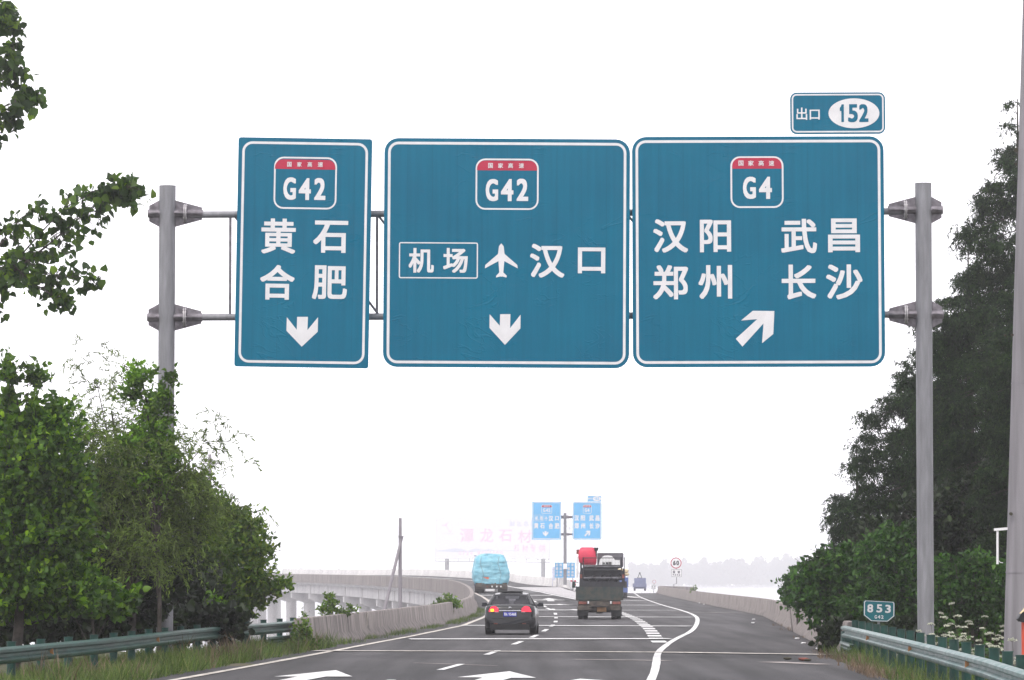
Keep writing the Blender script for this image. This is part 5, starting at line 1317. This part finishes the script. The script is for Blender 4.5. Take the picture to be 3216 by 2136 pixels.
tree('broadleaf_shrub', 'dark green shrub between the gantry post and the thick right post', 'shrub',
     [(2990, 1790, 90, 60), (3070, 1770, 70, 50), (3030, 1860, 100, 70), (3130, 1850, 80, 80), (2960, 1880, 70, 60), (3190, 1790, 60, 60), (3100, 1930, 110, 50), (2970, 1950, 80, 40)], 112, 3050, 'shrub', 650, 10, .5, .15, .55, LEAF2, .06, seed=84, up=.1, droop=.4)
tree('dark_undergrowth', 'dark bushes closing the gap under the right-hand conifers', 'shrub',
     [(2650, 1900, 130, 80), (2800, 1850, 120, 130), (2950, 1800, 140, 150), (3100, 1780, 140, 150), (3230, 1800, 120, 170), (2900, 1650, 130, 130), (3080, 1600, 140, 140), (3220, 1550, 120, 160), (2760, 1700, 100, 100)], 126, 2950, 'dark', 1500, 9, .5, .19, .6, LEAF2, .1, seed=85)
# white umbel flowers: one plant copied
def umbel(seed, h, nheads):
    rs = np.random.RandomState(seed); t = link('umbel_plant', None); mb = MB(); pos, ax, sz = [], [], []; fp_, fa_, fs_ = [], [], []
    for i in range(nheads):
        tip = Vector((rs.normal()*.16, rs.normal()*.16, h*(.7+.35*rs.rand()))); m_ = Vector((tip.x*.3, tip.y*.3, tip.z*.55))
        mb.tube([(0, 0, 0), m_, tip], [.008, .006, .004], 4)
        fp_, fa_, fs_ = [], [], []
        for j in range(16):
            a = rs.rand()*6.28; r_ = .075*math.sqrt(rs.rand()); q = tip+Vector((r_*math.cos(a), r_*math.sin(a), .045-.4*r_*r_/.075))
            if j % 3 == 0: mb.tube([tip, q], .0025, 3, cap=False)
            for _ in range(3):
                fp_.append(q+Vector(rs.normal(size=3)*.008)); fa_.append(Vector((rs.normal(), rs.normal(), .5))); fs_.append(.028)
        leafmesh('flower_head', np.array(fp_), np.array(fa_), np.array(fs_), .9, L['umbel'], t, LEAF2, rs=rs)
        for j in range(7):
            s = rs.rand(); q = Vector((0, 0, 0)).lerp(tip, .1+.6*s); pos.append(q); ax.append(Vector((rs.normal(), rs.normal(), .25))); sz.append(.13+.1*rs.rand())
    leafmesh('leaves', np.array(pos), np.array(ax), np.array(sz), .5, L['shrub'], t, LEAF2, rs=rs)
    mb.build('stems', M['twig'], t); return t
protos = [umbel(1, 1.0, 3), umbel(2, .85, 4), umbel(3, 1.15, 3)]
sp = [(2880, 1985, 92), (2895, 1995, 88), (2935, 1960, 98), (2950, 2000, 90), (2965, 1975, 96), (2980, 1990, 92), (3005, 1975, 98), (3020, 1985, 93), (3040, 1990, 89), (3055, 1965, 99), (3065, 2005, 86), (3085, 1970, 97), (3100, 2000, 90), (3110, 1965, 98), (3125, 2020, 86), (3140, 1985, 93), (3155, 2040, 80), (3165, 2005, 84), (3185, 2020, 70), (3205, 2040, 68), (3010, 1935, 101), (2985, 2000, 87), (3075, 2030, 84), (3120, 2045, 82), (2915, 2000, 90)]
rs = np.random.RandomState(4)
for i, (x, y, Y) in enumerate(sp):
    c = P(x, y, Y); o = protos[i] if i < 3 else copy_tree(protos[i % 3])
    gx = max(c.x, lerp_tab([(p[1], p[0]) for p in RG], Y)+.45)
    o.location = (gx, Y, hill(gx, Y)-.02); s_ = max(.7, min(1.35, (c.z+.05)/1.0)); o.scale = (s_, s_, s_); o.rotation_euler = (0, 0, rs.rand()*6.28)
    tag(o, 'white-flowered umbel plant among others behind the right guardrail', 'flower', 'white umbel flowers behind the right guardrail')
# grasses
def grass(name, label, pts, key, h, w, seed):
    rs = np.random.RandomState(seed); p = np.array(pts); n = len(p)
    ax = np.stack([rs.normal(size=n)*.35, rs.normal(size=n)*.35, np.ones(n)], 1)
    hv_ = np.array([.55+1.1*max(0, .5+mnoise.noise((q[0]*.9, q[1]*.35, 5)))*rs.rand()+.25*rs.rand() for q in p])
    o = leafmesh(name, p, ax, h*hv_, w, L[key], None, np.array([(-.5, 0, 0), (.5, 0, 0), (.35, .6, .03), (0.05, 1, .16), (-.05, 1, .16), (-.35, .6, .03)]), rs=rs, quads=((0, 1, 2, 5), (5, 2, 3, 4)))
    return tag(o, None, None, None, 'stuff')
def lrail(Y): return lerp_tab([(p[1], p[0]) for p in LG], Y)
pts = []; rs = np.random.RandomState(12)
while len(pts) < 32000:
    Y = 60+66*rs.rand(); a = lrail(Y)-.8; b = lerp_tab([(q[1], q[0]) for q in left], Y)-.55
    u = rs.rand(); X = a+(b-a)*u**1.3
    if mnoise.noise((X*.8, Y*.5, 2)) < -.15 and rs.rand() < .7: continue
    if Y > 104 and rs.rand() < .5: continue
    pts.append((X, Y, -.05))
grass('verge_grass', '', pts, 'grass', .36, .04, 13)
pts = []
while len(pts) < 700:
    Y = 70+52*rs.rand(); a = lrail(Y); b = lerp_tab([(q[1], q[0]) for q in left], Y)-.6; X = a+(b-a)*rs.rand()
    if mnoise.noise((X*.5, Y*.25, 9)) < .12: continue
    pts.append((X, Y, -.05))
grass('dry_grass', '', pts, 'dry', .55, .03, 14)
pts = []
for _ in range(3200):
    Y = 128+110*rs.rand(); 
    if mnoise.noise((Y*.12, 0, 5)) < -.12: continue
    pts.append((XL(Y)+.02+.55*rs.rand()**2, Y, zroad(XL(Y), Y)))
grass('gutter_weeds', '', pts, 'grass', .15, .08, 15)
pts = []
while len(pts) < 5000:
    Y = 60+54*rs.rand(); X = XR(Y)-.4+2.4*rs.rand()**1.2; pts.append((X, Y, -.05))
grass('verge_grass', '', pts, 'grass', .36, .04, 16)
pts = []
while len(pts) < 1800:
    Y = 84+29*rs.rand(); X = XR(Y)-.75+.8*rs.rand()
    if mnoise.noise((X, Y*.4, 3)) > -.05: pts.append((X, Y, -.02))
grass('dry_grass', '', pts, 'dry', .2, .05, 17)
pts = []
for _ in range(700):
    Y = 118+60*rs.rand()
    if mnoise.noise((Y*.15, 4, 5)) > .15: pts.append((XR(Y)-.02-.4*rs.rand()**2, Y, 0))
grass('gutter_weeds', '', pts, 'dry', .12, .08, 18)
# litter on the shoulder
def clod(px, py, col, r, label, cat='litter', group=None):
    c = S(px, py); mb = MB(); secs = []
    for k in range(5):
        a = math.pi*(k+.3)/5.6; secs.append([(r*1.5*math.sin(a)*math.cos(b)*(1+.4*mnoise.noise((k, m_, r*30))), r*1.2*math.sin(a)*math.sin(b), r*.6*(1-math.cos(a))*.9) for m_, b in enumerate([2*math.pi*q/8 for q in range(8)])])
    loft(secs).build('clod', col, None, smooth=60, loc=(c.x, c.y, zroad(c.x, c.y)))
    o = bpy.context.scene.objects[-1] if False else COL.objects[-1]
    o.name = 'litter_clod'; tag(o, label, cat, group)
clod(2523, 2076, M['rust'], .085, 'rust brown lump on the right shoulder between two dark lumps')
clod(2473, 2073, M['twig'], .07, 'dark lump on the right shoulder, left of the rust brown one')
clod(2537, 2077, M['twig'], .06, 'dark lump touching the rust brown one on the right shoulder')
for px_, py_ in ((2164, 1884), (2180, 1889), (2192, 1893), (2197, 1895), (2211, 1899), (2258, 1905.5), (2273, 1908), (2367, 1947), (2524, 2023), (2552, 2025), (2570, 2040), (2600, 2050), (2365, 1958), (2504, 2008)):
    clod(px_, py_, M['white'], .055, 'scrap of pale litter lying along the foot of the right barrier', group='litter along the right barrier')
# far woods dissolving in the haze
def wood(X0, X1, Y, h0, h1, n, seed):
    rs = np.random.RandomState(seed); pos, ax, sz = [], [], []
    for _ in range(n):
        X = X0+(X1-X0)*rs.rand(); h = (h0+(h1-h0)*(X-X0)/(X1-X0))*(.75+.35*mnoise.noise((X*.12, 0, seed))+.15*rs.rand()); y = Y+rs.normal()*15
        for _ in range(150):
            f = rs.rand(); r_ = (4.0-3.0*f)*rs.rand()**.5; a = rs.rand()*6.28
            pos.append((X+r_*math.cos(a), y+r_*math.sin(a), -8+h*(.08+.92*f))); ax.append(rs.normal(size=3)); sz.append(1.5+.9*rs.rand())
    o = leafmesh('distant_wood', np.array(pos), np.array(ax), np.array(sz), .8, L['far'], None, LEAF2, rs=rs); return tag(o, None, None, None, 'stuff')
wood(105, 340, 3900, 22.0, 31.0, 420, 3)
wood(-215, -70, 3900, 15, 14, 110, 4)

# ------------------------------------------------------------ haze
mb = MB(); mb.box((0, 1980, 16.0), (1790, 4090, 50.0))
hm = bpy.data.materials.new('haze_air'); hm.use_nodes = True; n = hm.node_tree.nodes; n.remove(n['Principled BSDF'])
pv = n.new('ShaderNodeVolumePrincipled'); pv.inputs['Color'].default_value = (.99, .982, 1, 1); pv.inputs['Density'].default_value = HAZE; pv.inputs['Anisotropy'].default_value = .85
hm.node_tree.links.new(pv.outputs[0], n['Material Output'].inputs['Volume'])
try: hm.cycles.homogeneous_volume = True
except Exception: pass
tag(mb.build('haze', hm), kind='stuff')
